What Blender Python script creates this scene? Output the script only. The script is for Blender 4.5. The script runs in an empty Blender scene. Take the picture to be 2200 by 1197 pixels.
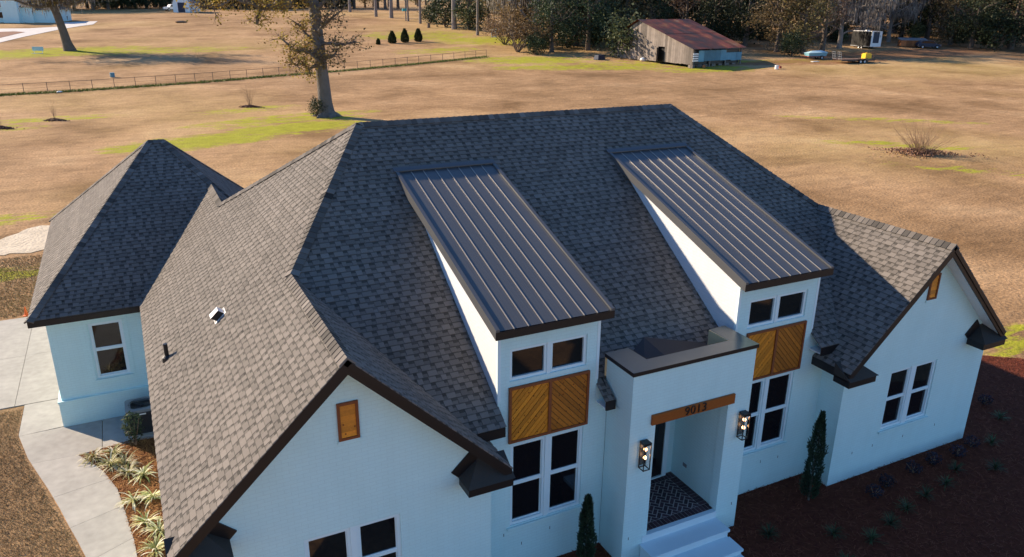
import bpy, math, random
import numpy as np
from mathutils import Vector, Matrix

# ------------------------------------------------------------------ camera, sky, sun
SC = bpy.context.scene
COL = SC.collection
F_PX, PITCH, YAW, ROLL = 1651.9, .3483, .4644, .0103
CAMZ = 11.0
_fw = Vector((math.sin(YAW)*math.cos(PITCH), math.cos(YAW)*math.cos(PITCH), -math.sin(PITCH)))
_r0 = Vector((math.cos(YAW), -math.sin(YAW), 0)); _u0 = _r0.cross(_fw)
_rt = _r0*math.cos(ROLL)+_u0*math.sin(ROLL); _up = -_r0*math.sin(ROLL)+_u0*math.cos(ROLL)
cam = bpy.data.cameras.new('camera'); camo = bpy.data.objects.new('camera', cam); COL.objects.link(camo)
cam.sensor_width = 36; cam.lens = F_PX/2200*36; cam.clip_end = 6000; cam.clip_start = .1
camo.matrix_world = Matrix(((_rt.x, _up.x, -_fw.x, 0), (_rt.y, _up.y, -_fw.y, 0), (_rt.z, _up.z, -_fw.z, CAMZ), (0, 0, 0, 1)))
SC.camera = camo

ELEV, AZ = math.radians(25.5), math.radians(-51)          # AZ: direction in which the light travels
LIGHT = Vector((math.cos(ELEV)*math.cos(AZ), math.cos(ELEV)*math.sin(AZ), -math.sin(ELEV)))
world = bpy.data.worlds.new('World'); SC.world = world; world.use_nodes = True
wn = world.node_tree.nodes; wl = world.node_tree.links
bg = wn['Background']; sky = wn.new('ShaderNodeTexSky'); sky.sky_type = 'NISHITA'; sky.sun_disc = False
sky.sun_elevation = ELEV; sky.sun_rotation = math.atan2(-LIGHT.x, -LIGHT.y)
sky.air_density = 1.0; sky.dust_density = .1; sky.ozone_density = 7.0
wl.new(sky.outputs[0], bg.inputs[0]); bg.inputs[1].default_value = .102
sun = bpy.data.lights.new('sun', 'SUN'); suno = bpy.data.objects.new('sun', sun); COL.objects.link(suno)
sun.energy = 4.8; sun.angle = math.radians(.6); sun.color = (1, .815, .60)
suno.location = (-60, 70, 60); suno.rotation_euler = LIGHT.to_track_quat('-Z', 'Y').to_euler()
SC.view_settings.view_transform = 'Standard'; SC.view_settings.look = 'None'
SC.view_settings.exposure = 1.0; SC.view_settings.gamma = 1
SC.view_settings.use_curve_mapping = False
SC.cycles.max_bounces = 6; SC.cycles.diffuse_bounces = 3; SC.cycles.glossy_bounces = 3
SC.cycles.transparent_max_bounces = 8; SC.cycles.caustics_reflective = False; SC.cycles.caustics_refractive = False

# ------------------------------------------------------------------ terrain
_sy, _cy = math.sin(YAW), math.cos(YAW)
def gz(x, y):
    t = min(max((x*_sy+y*_cy-70)/220, 0), 1)
    return 7.5*t*t*(3-2*t)
def at(u, v, lift=0.0):
    """ground point seen at a photograph pixel"""
    d = _fw+_rt*((u-1100)/F_PX)-_up*((v-598.5)/F_PX)
    lo = 5.0
    while lo < 900:
        p = d*lo
        if CAMZ+p.z < gz(p.x, p.y): break
        lo += 1.0
    a, b = lo-1, lo
    for _ in range(24):
        m = (a+b)/2; p = d*m
        if CAMZ+p.z < gz(p.x, p.y): b = m
        else: a = m
    p = d*b
    return Vector((p.x, p.y, gz(p.x, p.y)+lift))

# ------------------------------------------------------------------ helpers
OFF = {}
def link(o, parent=None):
    COL.objects.link(o)
    if parent is not None: o.parent = parent
    return o
def tag(o, label=None, cat=None, group=None, kind=None):
    if label: o['label'] = label
    if cat: o['category'] = cat
    if group: o['group'] = group
    if kind: o['kind'] = kind
    return o
def thing(name, label, cat, loc, group=None, rz=0):
    o = bpy.data.objects.new(name, None); o.empty_display_size = .2; link(o)
    o.location = loc; o.rotation_euler = (0, 0, rz); OFF[o.name] = Vector(loc)
    return tag(o, label, cat, group)
def dup(root, loc, rz=0, sc=1.0, label=None, group=None):
    r = root.copy(); COL.objects.link(r); r.location = loc; r.rotation_euler = (0, 0, rz)
    r.scale = (sc, sc, sc) if not hasattr(sc, '__len__') else sc
    if label: r['label'] = label
    if group: r['group'] = group
    for ch in root.children:
        c2 = ch.copy(); COL.objects.link(c2); c2.parent = r
        for g in ch.children:
            d2 = g.copy(); COL.objects.link(d2); d2.parent = c2
    return r

class MB:
    def __init__(s): s.v = []; s.f = []; s.t = []
    def add(s, verts, faces, tone=.5):
        n = len(s.v); s.v.extend([tuple(p) for p in verts])
        for i, f in enumerate(faces):
            s.f.append([n+k for k in f]); s.t.append(tone[i] if isinstance(tone, (list, tuple)) else tone)
        return s
    def box(s, x0, y0, z0, x1, y1, z1, tone=.5):
        V = [(x0,y0,z0),(x1,y0,z0),(x1,y1,z0),(x0,y1,z0),(x0,y0,z1),(x1,y0,z1),(x1,y1,z1),(x0,y1,z1)]
        return s.add(V, [(0,3,2,1),(4,5,6,7),(0,1,5,4),(1,2,6,5),(2,3,7,6),(3,0,4,7)], tone)
    def obox(s, c, ax, ay, az, hx, hy, hz, tone=.5):
        c = Vector(c); V = []
        for k in (-1, 1):
            for i, j in ((-1,-1),(1,-1),(1,1),(-1,1)): V.append(c+ax*(i*hx)+ay*(j*hy)+az*(k*hz))
        return s.add(V, [(0,3,2,1),(4,5,6,7),(0,1,5,4),(1,2,6,5),(2,3,7,6),(3,0,4,7)], tone)
    def prism(s, poly, off, tone=.5):
        """polygon (CCW seen from +off side is the top) extruded from poly to poly+off"""
        P = [Vector(p) for p in poly]; off = Vector(off); n = len(P)
        V = P+[p+off for p in P]
        F = [tuple(range(n-1, -1, -1)), tuple(range(n, 2*n))]
        F += [(i, (i+1) % n, n+(i+1) % n, n+i) for i in range(n)]
        return s.add(V, F, tone)
    def tube(s, pts, rad, n=6, tone=.5, cap=True):
        P = [Vector(p) for p in pts]; m = len(P)
        if not hasattr(rad, '__len__'): rad = [rad]*m
        V = []
        for i, p in enumerate(P):
            d = (P[min(i+1, m-1)]-P[max(i-1, 0)])
            if d.length < 1e-9: d = Vector((0,0,1))
            d.normalize()
            a = d.cross(Vector((0, 0, 1)) if abs(d.z) < .9 else Vector((1, 0, 0))).normalized(); b = d.cross(a)
            for k in range(n):
                t = 2*math.pi*k/n
                V.append(p+(a*math.cos(t)+b*math.sin(t))*rad[i])
        F = []
        for i in range(m-1):
            for k in range(n):
                F.append((i*n+k, (i+1)*n+k, (i+1)*n+(k+1) % n, i*n+(k+1) % n))
        if cap: F += [tuple(range(n)), tuple(range(m*n-1, (m-1)*n-1, -1))]
        return s.add(V, F, tone)
    def lathe(s, c, prof, n=16, tone=.5):
        V = []; m = len(prof)
        for r, z in prof:
            for k in range(n):
                t = 2*math.pi*k/n; V.append((c[0]+r*math.cos(t), c[1]+r*math.sin(t), c[2]+z))
        F = [(i*n+k, i*n+(k+1) % n, (i+1)*n+(k+1) % n, (i+1)*n+k) for i in range(m-1) for k in range(n)]
        F += [tuple(range(n-1, -1, -1)), tuple(range((m-1)*n, m*n))]
        return s.add(V, F, tone)
    def build(s, name, mat, parent=None, smooth=False, loc=None, tones=True):
        off = Vector((0, 0, 0))
        if parent is not None: off = OFF[parent.name]
        elif loc is not None: off = Vector(loc)
        me = bpy.data.meshes.new(name)
        me.from_pydata([(p[0]-off.x, p[1]-off.y, p[2]-off.z) for p in s.v], [], s.f)
        if tones:
            at_ = me.attributes.new('tone', 'FLOAT', 'FACE'); at_.data.foreach_set('value', s.t)
        me.materials.append(mat)
        if smooth: me.polygons.foreach_set('use_smooth', [True]*len(me.polygons))
        me.update()
        o = bpy.data.objects.new(name, me); link(o, parent)
        if parent is None and loc is not None: o.location = loc
        OFF[o.name] = off
        return o

def quads(name, Q, tone, mat, parent=None, loc=None):
    """many loose quads: Q (n,4,3) numpy world or local coordinates"""
    off = OFF[parent.name] if parent is not None else (Vector(loc) if loc is not None else Vector((0, 0, 0)))
    n, k = Q.shape[0], Q.shape[1]
    V = (Q.reshape(-1, 3)-np.array(off)[None]).astype(np.float32)
    me = bpy.data.meshes.new(name)
    me.vertices.add(n*k); me.vertices.foreach_set('co', V.ravel())
    me.loops.add(n*k); me.loops.foreach_set('vertex_index', np.arange(n*k, dtype=np.int32))
    me.polygons.add(n); me.polygons.foreach_set('loop_start', np.arange(0, n*k, k, dtype=np.int32))
    me.update(calc_edges=True)
    a = me.attributes.new('tone', 'FLOAT', 'FACE'); a.data.foreach_set('value', np.asarray(tone, np.float32))
    me.materials.append(mat)
    o = bpy.data.objects.new(name, me); link(o, parent)
    if parent is None and loc is not None: o.location = loc
    OFF[o.name] = off
    return o

# ------------------------------------------------------------------ materials
def nt(name):
    m = bpy.data.materials.new(name); m.use_nodes = True
    return m, m.node_tree.nodes, m.node_tree.links, m.node_tree.nodes['Principled BSDF']
def tex(N, L, kind, scale, detail=4, vec=None, **kw):
    t = N.new('ShaderNodeTex'+kind); t.inputs['Scale'].default_value = scale
    if 'Detail' in t.inputs: t.inputs['Detail'].default_value = detail
    for k, v in kw.items(): t.inputs[k].default_value = v
    if vec is not None: L.new(vec, t.inputs['Vector'])
    return t
def ramp(N, L, src, stops):
    r = N.new('ShaderNodeValToRGB'); e = r.color_ramp.elements
    while len(e) < len(stops): e.new(.5)
    for i, (p, c) in enumerate(stops):
        e[i].position = p; e[i].color = (*c, 1) if len(c) == 3 else c
    L.new(src, r.inputs[0]); return r
def mixc(N, L, fac, a, b, mode='MIX'):
    m = N.new('ShaderNodeMix'); m.data_type = 'RGBA'; m.blend_type = mode; m.clamp_result = False
    for s, k in ((fac, 0), (a, 6), (b, 7)):
        if isinstance(s, (int, float)): m.inputs[k].default_value = s
        elif isinstance(s, (tuple, list)): m.inputs[k].default_value = (*s, 1)
        else: L.new(s, m.inputs[k])
    return m.outputs[2]
def mathn(N, L, op, a, b=None, c=None):
    m = N.new('ShaderNodeMath'); m.operation = op
    for i, s in enumerate((a, b, c)):
        if s is None: continue
        if isinstance(s, (int, float)): m.inputs[i].default_value = s
        else: L.new(s, m.inputs[i])
    return m.outputs[0]
def pos(N): return N.new('ShaderNodeNewGeometry').outputs['Position']
def objc(N): return N.new('ShaderNodeTexCoord').outputs['Object']
def bump(N, L, P, h, strength, dist):
    b = N.new('ShaderNodeBump'); b.inputs['Strength'].default_value = strength; b.inputs['Distance'].default_value = dist
    L.new(h, b.inputs['Height']); L.new(b.outputs[0], P.inputs['Normal']); return b
def simple(name, c, rough=.6, var=.15, scale=4, metal=0, spec=.4, bmp=0, bsc=40, bd=.01, obj=False, tone=0):
    m, N, L, P = nt(name)
    P.inputs['Roughness'].default_value = rough; P.inputs['Metallic'].default_value = metal
    P.inputs['Specular IOR Level'].default_value = spec
    v = objc(N) if obj else pos(N)
    t = tex(N, L, 'Noise', scale, 6, v)
    col = mixc(N, L, t.outputs[0], tuple(x*(1-var) for x in c), tuple(min(1, x*(1+var)) for x in c))
    if tone:
        a = N.new('ShaderNodeAttribute'); a.attribute_name = 'tone'
        s_ = mathn(N, L, 'MULTIPLY_ADD', a.outputs['Fac'], 2*tone, 1-tone)
        h = N.new('ShaderNodeHueSaturation'); L.new(col, h.inputs['Color']); L.new(s_, h.inputs['Value']); col = h.outputs[0]
    L.new(col, P.inputs['Base Color'])
    if bmp:
        t2 = tex(N, L, 'Noise', bsc, 4, v); bump(N, L, P, t2.outputs[0], bmp, bd)
    return m

def leafmat(name, stops, spec=.25, rough=.6, trans=.0):
    m, N, L, P = nt(name)
    a = N.new('ShaderNodeAttribute'); a.attribute_name = 'tone'
    r = ramp(N, L, a.outputs['Fac'], stops)
    oi = N.new('ShaderNodeObjectInfo')
    h = N.new('ShaderNodeHueSaturation'); L.new(r.outputs[0], h.inputs['Color'])
    L.new(mathn(N, L, 'MULTIPLY_ADD', oi.outputs['Random'], .5, .75), h.inputs['Value'])
    L.new(mathn(N, L, 'MULTIPLY_ADD', oi.outputs['Random'], .04, .48), h.inputs['Hue'])
    L.new(h.outputs[0], P.inputs['Base Color'])
    P.inputs['Roughness'].default_value = rough; P.inputs['Specular IOR Level'].default_value = spec
    if trans:
        tr = N.new('ShaderNodeBsdfTranslucent'); L.new(h.outputs[0], tr.inputs[0])
        mx = N.new('ShaderNodeMixShader'); mx.inputs[0].default_value = trans
        L.new(P.outputs[0], mx.inputs[1]); L.new(tr.outputs[0], mx.inputs[2])
        L.new(mx.outputs[0], N['Material Output'].inputs[0])
    return m

MAT = {}
def mk_shingle():
    m, N, L, P = nt('roof shingles'); p = pos(N)
    a = N.new('ShaderNodeAttribute'); a.attribute_name = 'tone'
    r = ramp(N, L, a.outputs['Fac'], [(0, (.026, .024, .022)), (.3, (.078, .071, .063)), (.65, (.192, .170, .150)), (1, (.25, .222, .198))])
    g = tex(N, L, 'Noise', 260, 3, p); g2 = tex(N, L, 'Noise', .35, 4, p)
    c = mixc(N, L, .30, r.outputs[0], g.outputs[0], 'OVERLAY')
    c = mixc(N, L, .22, c, g2.outputs[0], 'OVERLAY')
    L.new(c, P.inputs['Base Color']); P.inputs['Roughness'].default_value = .92; P.inputs['Specular IOR Level'].default_value = .2
    bump(N, L, P, g.outputs[0], .5, .004)
    return m
MAT['shingle'] = mk_shingle()
def mk_brickwhite(name, ca, cb):
    m, N, L, P = nt(name); p = pos(N)
    sx = N.new('ShaderNodeSeparateXYZ'); L.new(p, sx.inputs[0])
    cx = N.new('ShaderNodeCombineXYZ'); L.new(mathn(N, L, 'ADD', sx.outputs[0], sx.outputs[1]), cx.inputs[0]); L.new(sx.outputs[2], cx.inputs[1])
    b = N.new('ShaderNodeTexBrick'); L.new(cx.outputs[0], b.inputs['Vector'])
    b.inputs['Scale'].default_value = 1; b.inputs['Brick Width'].default_value = .21; b.inputs['Row Height'].default_value = .068
    b.inputs['Mortar Size'].default_value = .006; b.inputs['Mortar Smooth'].default_value = .6
    b.inputs['Color1'].default_value = (1, 1, 1, 1); b.inputs['Color2'].default_value = (.85, .85, .85, 1); b.inputs['Mortar'].default_value = (.35, .35, .35, 1)
    n1 = tex(N, L, 'Noise', 1.1, 5, p); n2 = tex(N, L, 'Noise', 55, 4, p)
    c = mixc(N, L, n1.outputs[0], ca, cb)
    c = mixc(N, L, .13, c, b.outputs['Color'], 'MULTIPLY')
    mv = N.new('ShaderNodeMapping'); L.new(p, mv.inputs[0]); mv.inputs['Scale'].default_value = (2.2, 2.2, .5)
    sv = tex(N, L, 'Noise', 1.2, 5, mv.outputs[0]); svr = ramp(N, L, sv.outputs[0], [(.35, (.90, .89, .87)), (.62, (1, 1, 1))])
    c = mixc(N, L, .28, c, svr.outputs[0], 'MULTIPLY')
    # splash dirt just above the beds
    lo = mathn(N, L, 'SUBTRACT', 1, mathn(N, L, 'MULTIPLY', sx.outputs[2], 2.4)); lo = mathn(N, L, 'MAXIMUM', lo, 0)
    lo = mathn(N, L, 'MULTIPLY', lo, mathn(N, L, 'MULTIPLY', n2.outputs[0], .35))
    c = mixc(N, L, lo, c, (.45, .38, .33))
    L.new(c, P.inputs['Base Color']); P.inputs['Roughness'].default_value = .75; P.inputs['Specular IOR Level'].default_value = .25
    h = mathn(N, L, 'ADD', b.outputs['Color'], mathn(N, L, 'MULTIPLY', n2.outputs[0], .6))
    bump(N, L, P, h, .42, .009)
    return m
MAT['brick'] = mk_brickwhite('white painted brick with shade blue', (.60, .82, .82), (.66, .87, .865))  # white leaning blue: the sky-lit shade is put into the base colour
MAT['cheek'] = mk_brickwhite('white painted dormer cheek', (.64, .66, .69), (.70, .72, .75))  # neutral copy of the same white brick for the sunlit cheeks
MAT['trim'] = simple('white trim paint', (.72, .84, .86), .5, .03, 2, spec=.35)
MAT['siding'] = simple('white lap siding paint', (.80, .83, .87), .55, .03, 2, spec=.3)
MAT['fascia'] = simple('dark bronze fascia', (.013, .009, .009), .45, .15, 3, spec=.4)
MAT['metal'] = simple('bronze standing seam metal', (.098, .100, .104), .38, .14, .9, metal=.2, spec=.6)
MAT['seam'] = simple('seam metal with painted glint', (.36, .335, .31), .32, .1, 3, metal=.3, spec=.7)  # same metal as the pans, lightened: sun glint painted into the colour
MAT['coping'] = simple('bronze coping with painted sky', (.065, .095, .095), .34, .15, 2.5, metal=.1, spec=.6)  # teal of the reflected sky painted into the base colour
MAT['black'] = simple('black painted metal', (.012, .012, .013), .4, .1, 4, spec=.5)
MAT['tan'] = simple('tan sheathing', (.80, .55, .28), .7, .1, 3)
MAT['membrane'] = simple('brown roof membrane', (.045, .036, .036), .6, .2, 2)
def mk_glass(name, c, rough):
    m, N, L, P = nt(name); P.inputs['Base Color'].default_value = (*c, 1); P.inputs['Roughness'].default_value = rough
    P.inputs['Specular IOR Level'].default_value = .55
    t = tex(N, L, 'Noise', .8, 2, pos(N)); bump(N, L, P, t.outputs[0], .06, .02)
    return m
MAT['glass'] = mk_glass('dark window glass', (.008, .008, .010), .04)
def mk_wood(name, c1, c2, grain, knots=1.0):
    m, N, L, P = nt(name); p = objc(N)
    mp = N.new('ShaderNodeMapping'); L.new(p, mp.inputs[0]); mp.inputs['Scale'].default_value = grain
    oi = N.new('ShaderNodeObjectInfo')
    ad = N.new('ShaderNodeVectorMath'); ad.operation = 'ADD'; L.new(mp.outputs[0], ad.inputs[0])
    sc = N.new('ShaderNodeVectorMath'); sc.operation = 'SCALE'; sc.inputs[3].default_value = 37; sc.inputs[0].default_value = (1, .7, .4)
    cm = N.new('ShaderNodeCombineXYZ')
    for i in range(3): L.new(mathn(N, L, 'MULTIPLY', oi.outputs['Random'], 31.7*(i+1)), cm.inputs[i])
    L.new(cm.outputs[0], ad.inputs[1])
    t = tex(N, L, 'Noise', 6, 6, ad.outputs[0], Distortion=1.2)
    c = mixc(N, L, t.outputs[0], c1, c2)
    sxz = N.new('ShaderNodeSeparateXYZ'); L.new(p, sxz.inputs[0]); cxz = N.new('ShaderNodeCombineXYZ'); L.new(sxz.outputs[0], cxz.inputs[0]); L.new(sxz.outputs[2], cxz.inputs[1])
    k = tex(N, L, 'Voronoi', 6.6, 0, cxz.outputs[0], Randomness=1.0); k.voronoi_dimensions = '2D'; k.distance = 'EUCLIDEAN'
    kr = ramp(N, L, k.outputs['Distance'], [(0, (.20, .12, .08)), (.065*knots, (.30, .2, .14)), (.12*knots, (1, 1, 1))])
    k2 = tex(N, L, 'Noise', 3.0, 2, p); kf = mathn(N, L, 'GREATER_THAN', k2.outputs[0], .49)
    c = mixc(N, L, kf, c, mixc(N, L, 1.0, c, kr.outputs[0], 'MULTIPLY'))
    h = N.new('ShaderNodeHueSaturation'); L.new(c, h.inputs['Color']); L.new(mathn(N, L, 'MULTIPLY_ADD', oi.outputs['Random'], .5, .75), h.inputs['Value'])
    L.new(h.outputs[0], P.inputs['Base Color']); P.inputs['Roughness'].default_value = .55; P.inputs['Specular IOR Level'].default_value = .35
    bump(N, L, P, t.outputs[0], .2, .004)
    return m
MAT['woodL'] = mk_wood('honey cedar boards', (.50, .155, .010), (.82, .30, .024), (4, 4, 4))
MAT['woodR'] = mk_wood('brown cedar boards', (.30, .088, .008), (.54, .185, .018), (4, 4, 4))
MAT['woodframe'] = mk_wood('red stained frame', (.16, .045, .015), (.24, .07, .022), (3, 3, 12), .1)
MAT['beam'] = mk_wood('orange stained beam', (.32, .080, .010), (.48, .130, .018), (2, 8, 8), .1)
def mk_concrete(name, c):
    m, N, L, P = nt(name); p = pos(N)
    a = tex(N, L, 'Noise', .9, 6, p); b = tex(N, L, 'Noise', 90, 3, p); d = tex(N, L, 'Noise', 5, 5, p)
    col = ramp(N, L, a.outputs[0], [(.3, tuple(x*.82 for x in c)), (.7, c)])
    col = mixc(N, L, .25, col.outputs[0], d.outputs[0], 'OVERLAY')
    oi = N.new('ShaderNodeObjectInfo'); h = N.new('ShaderNodeHueSaturation'); L.new(col, h.inputs['Color'])
    L.new(mathn(N, L, 'MULTIPLY_ADD', oi.outputs['Random'], .12, .94), h.inputs['Value'])
    L.new(h.outputs[0], P.inputs['Base Color']); P.inputs['Roughness'].default_value = .85
    bump(N, L, P, b.outputs[0], .25, .004); return m
MAT['concrete'] = mk_concrete('pale concrete', (.40, .375, .34))
MAT['stepconc'] = simple('white painted step', (.66, .77, .80), .7, .05, 3, bmp=.15, bsc=60)
MAT['mulch'] = simple('pine straw mulch', (.13, .037, .019), .95, .5, 9, spec=.1, bmp=1.0, bsc=35, bd=.05)
MAT['needle'] = leafmat('pine needles', [(0, (.08, .022, .010)), (.5, (.20, .062, .028)), (1, (.38, .15, .065))], .15, .8)
MAT['shade_toned_lawn'] = simple('brown winter sod', (.29, .185, .10), .95, .35, 2.5, spec=.08, bmp=.8, bsc=14, bd=.05)  # darker than the field: shade between the blades put into the colour
MAT['sand'] = simple('pale sandy fill', (.62, .53, .40), .95, .3, 1.2, spec=.1, bmp=.8, bsc=6, bd=.08)
MAT['floorbrick'] = simple('dark red floor brick', (.075, .034, .036), .7, .25, 14, tone=.35, bmp=.3, bsc=60)
MAT['mortar'] = simple('pale mortar', (.42, .38, .36), .9, .15, 20)
MAT['bark'] = simple('grey bark', (.16, .125, .10), .95, .4, 1.6, spec=.1, bmp=1, bsc=9, bd=.08, obj=True)
MAT['barkpale'] = simple('pale bark', (.27, .235, .21), .95, .35, 1.6, spec=.1, bmp=1, bsc=9, bd=.06, obj=True)
MAT['barkdark'] = simple('dark grey bark', (.165, .145, .13), .95, .45, 1.2, spec=.1, bmp=1, bsc=7, bd=.1, obj=True)
MAT['twig'] = simple('bare twigs', (.30, .19, .12), .9, .2, 3, spec=.1, obj=True)
MAT['soffit'] = simple('white soffit board', (.78, .80, .82), .55, .03, 3)
MAT['doordark'] = simple('dark front door', (.018, .014, .014), .3, .2, 5)
MAT['grey'] = simple('grey plastic plate', (.22, .21, .22), .5)
MAT['acmetal'] = simple('charcoal air conditioner casing', (.035, .035, .040), .45, .1, 3)
MAT['acgrey'] = simple('grey metal rim', (.24, .25, .26), .4, .1, 3)
MAT['tire'] = simple('black rubber', (.015, .015, .016), .8)
MAT['rim'] = simple('steel wheel rim', (.45, .47, .50), .35, metal=.5)
MAT['white'] = simple('white painted metal', (.78, .78, .78), .4, .05)
MAT['oldwood'] = simple('weathered grey boards', (.21, .175, .15), .9, .35, 1.5, bmp=.4, bsc=8, tone=.4)
MAT['bluewall'] = simple('faded blue tarp wall', (.12, .27, .34), .6, .3, 1.2, tone=.3)
MAT['yellow'] = simple('yellow plastic', (.80, .50, .02), .45)
MAT['cyan'] = simple('turquoise plastic', (.06, .36, .42), .5)
MAT['ltblue'] = simple('pale blue tarp', (.42, .62, .70), .5, .1)
MAT['navy'] = simple('dark navy tub', (.02, .03, .06), .5)
MAT['red'] = simple('dull red paint', (.30, .05, .03), .6)
MAT['orange'] = simple('orange marker', (.90, .16, .03), .6)
MAT['dirt'] = simple('red clay dirt', (.22, .10, .055), .95, .35, .8, bmp=.5, bsc=4, bd=.05)
MAT['oldfence'] = simple('grey brown fence metal', (.11, .085, .07), .8)
MAT['doorwood'] = simple('dark door boards', (.07, .045, .04), .8, .3, 2)
MAT['deckwood'] = simple('worn deck boards', (.16, .10, .075), .85, .3, 2)
MAT['cyan2'] = simple('faded blue tub', (.20, .42, .50), .5)
MAT['orangewood'] = simple('orange brown boards', (.32, .13, .05), .8, .3, 2, tone=.3)
MAT['concrete_far'] = mk_concrete('bright concrete', (.62, .58, .54))
def mk_rust():
    m, N, L, P = nt('rusty red metal roof'); p = objc(N)
    t = tex(N, L, 'Noise', .45, 7, p); t2 = tex(N, L, 'Noise', 2.5, 5, p)
    r = ramp(N, L, t.outputs[0], [(.32, (.055, .030, .028)), (.45, (.095, .030, .020)), (.55, (.18, .038, .020)), (.66, (.22, .085, .030)), (.78, (.20, .16, .14))])
    c = mixc(N, L, .4, r.outputs[0], t2.outputs[0], 'OVERLAY')
    a = N.new('ShaderNodeAttribute'); a.attribute_name = 'tone'
    h = N.new('ShaderNodeHueSaturation'); L.new(c, h.inputs['Color']); L.new(mathn(N, L, 'MULTIPLY_ADD', a.outputs['Fac'], .8, .6), h.inputs['Value'])
    L.new(h.outputs[0], P.inputs['Base Color']); P.inputs['Roughness'].default_value = .7; return m
MAT['rust'] = mk_rust()
def emitm(name, c, s):
    m, N, L, P = nt(name); P.inputs['Base Color'].default_value = (*c, 1)
    P.inputs['Emission Color'].default_value = (*c, 1); P.inputs['Emission Strength'].default_value = s; return m
MAT['bulb'] = emitm('lit warm bulb', (1, .52, .24), 5)
def mk_clear():
    m, N, L, P = nt('clear lantern glass')
    P.inputs['Roughness'].default_value = .03; P.inputs['Base Color'].default_value = (1, 1, 1, 1)
    tr = N.new('ShaderNodeBsdfTransparent'); gl = N.new('ShaderNodeBsdfGlossy'); gl.inputs['Roughness'].default_value = .03
    mx = N.new('ShaderNodeMixShader'); mx.inputs[0].default_value = .06; L.new(tr.outputs[0], mx.inputs[1]); L.new(gl.outputs[0], mx.inputs[2])
    L.new(mx.outputs[0], N['Material Output'].inputs[0]); return m
MAT['clear'] = mk_clear()

# foliage
G1 = [(0, (.014, .022, .012)), (.5, (.038, .054, .024)), (1, (.080, .092, .038))]
MAT['leaf_dark'] = leafmat('dark evergreen leaves', G1, trans=.2)
MAT['leaf_green'] = leafmat('grey green leaves', [(0, (.025, .035, .018)), (.5, (.08, .10, .045)), (1, (.17, .18, .085))], trans=.25)
MAT['leaf_olive'] = leafmat('olive brown leaves', [(0, (.07, .052, .024)), (.5, (.18, .135, .058)), (1, (.32, .24, .11))], trans=.35)
MAT['leaf_brown'] = leafmat('dry brown leaves', [(0, (.08, .05, .03)), (.5, (.20, .125, .078)), (1, (.32, .21, .135))], trans=.35)
MAT['leaf_litter'] = leafmat('dead leaves', [(0, (.12, .065, .04)), (.5, (.22, .12, .075)), (1, (.34, .20, .12))])
MAT['leaf_yellow'] = leafmat('yellow autumn leaves', [(0, (.20, .13, .045)), (.45, (.40, .31, .07)), (1, (.60, .52, .11))], trans=.3)
MAT['leaf_moss'] = leafmat('grey hanging moss', [(0, (.07, .065, .06)), (.5, (.22, .20, .18)), (1, (.38, .345, .30))], trans=.35)
MAT['leaf_cyp'] = leafmat('columnar evergreen sprays', [(0, (.010, .018, .010)), (.6, (.025, .045, .025)), (1, (.05, .08, .04))])
MAT['blade'] = leafmat('striped strap leaves', [(0, (.16, .17, .05)), (.4, (.40, .38, .14)), (.75, (.66, .60, .38)), (1, (.78, .72, .56))], trans=.2)
MAT['tuft'] = leafmat('green border grass', [(0, (.02, .03, .015)), (.6, (.05, .08, .03)), (1, (.10, .13, .05))])
MAT['purple'] = leafmat('purple loropetalum leaves', [(0, (.014, .010, .018)), (1, (.045, .030, .050))])
MAT['drygrass'] = leafmat('dormant grass', [(0, (.17, .10, .05)), (.5, (.31, .20, .105)), (1, (.46, .33, .19))], .15, .85)
MAT['weed'] = leafmat('green weeds', [(0, (.10, .13, .02)), (1, (.26, .30, .05))])

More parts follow.
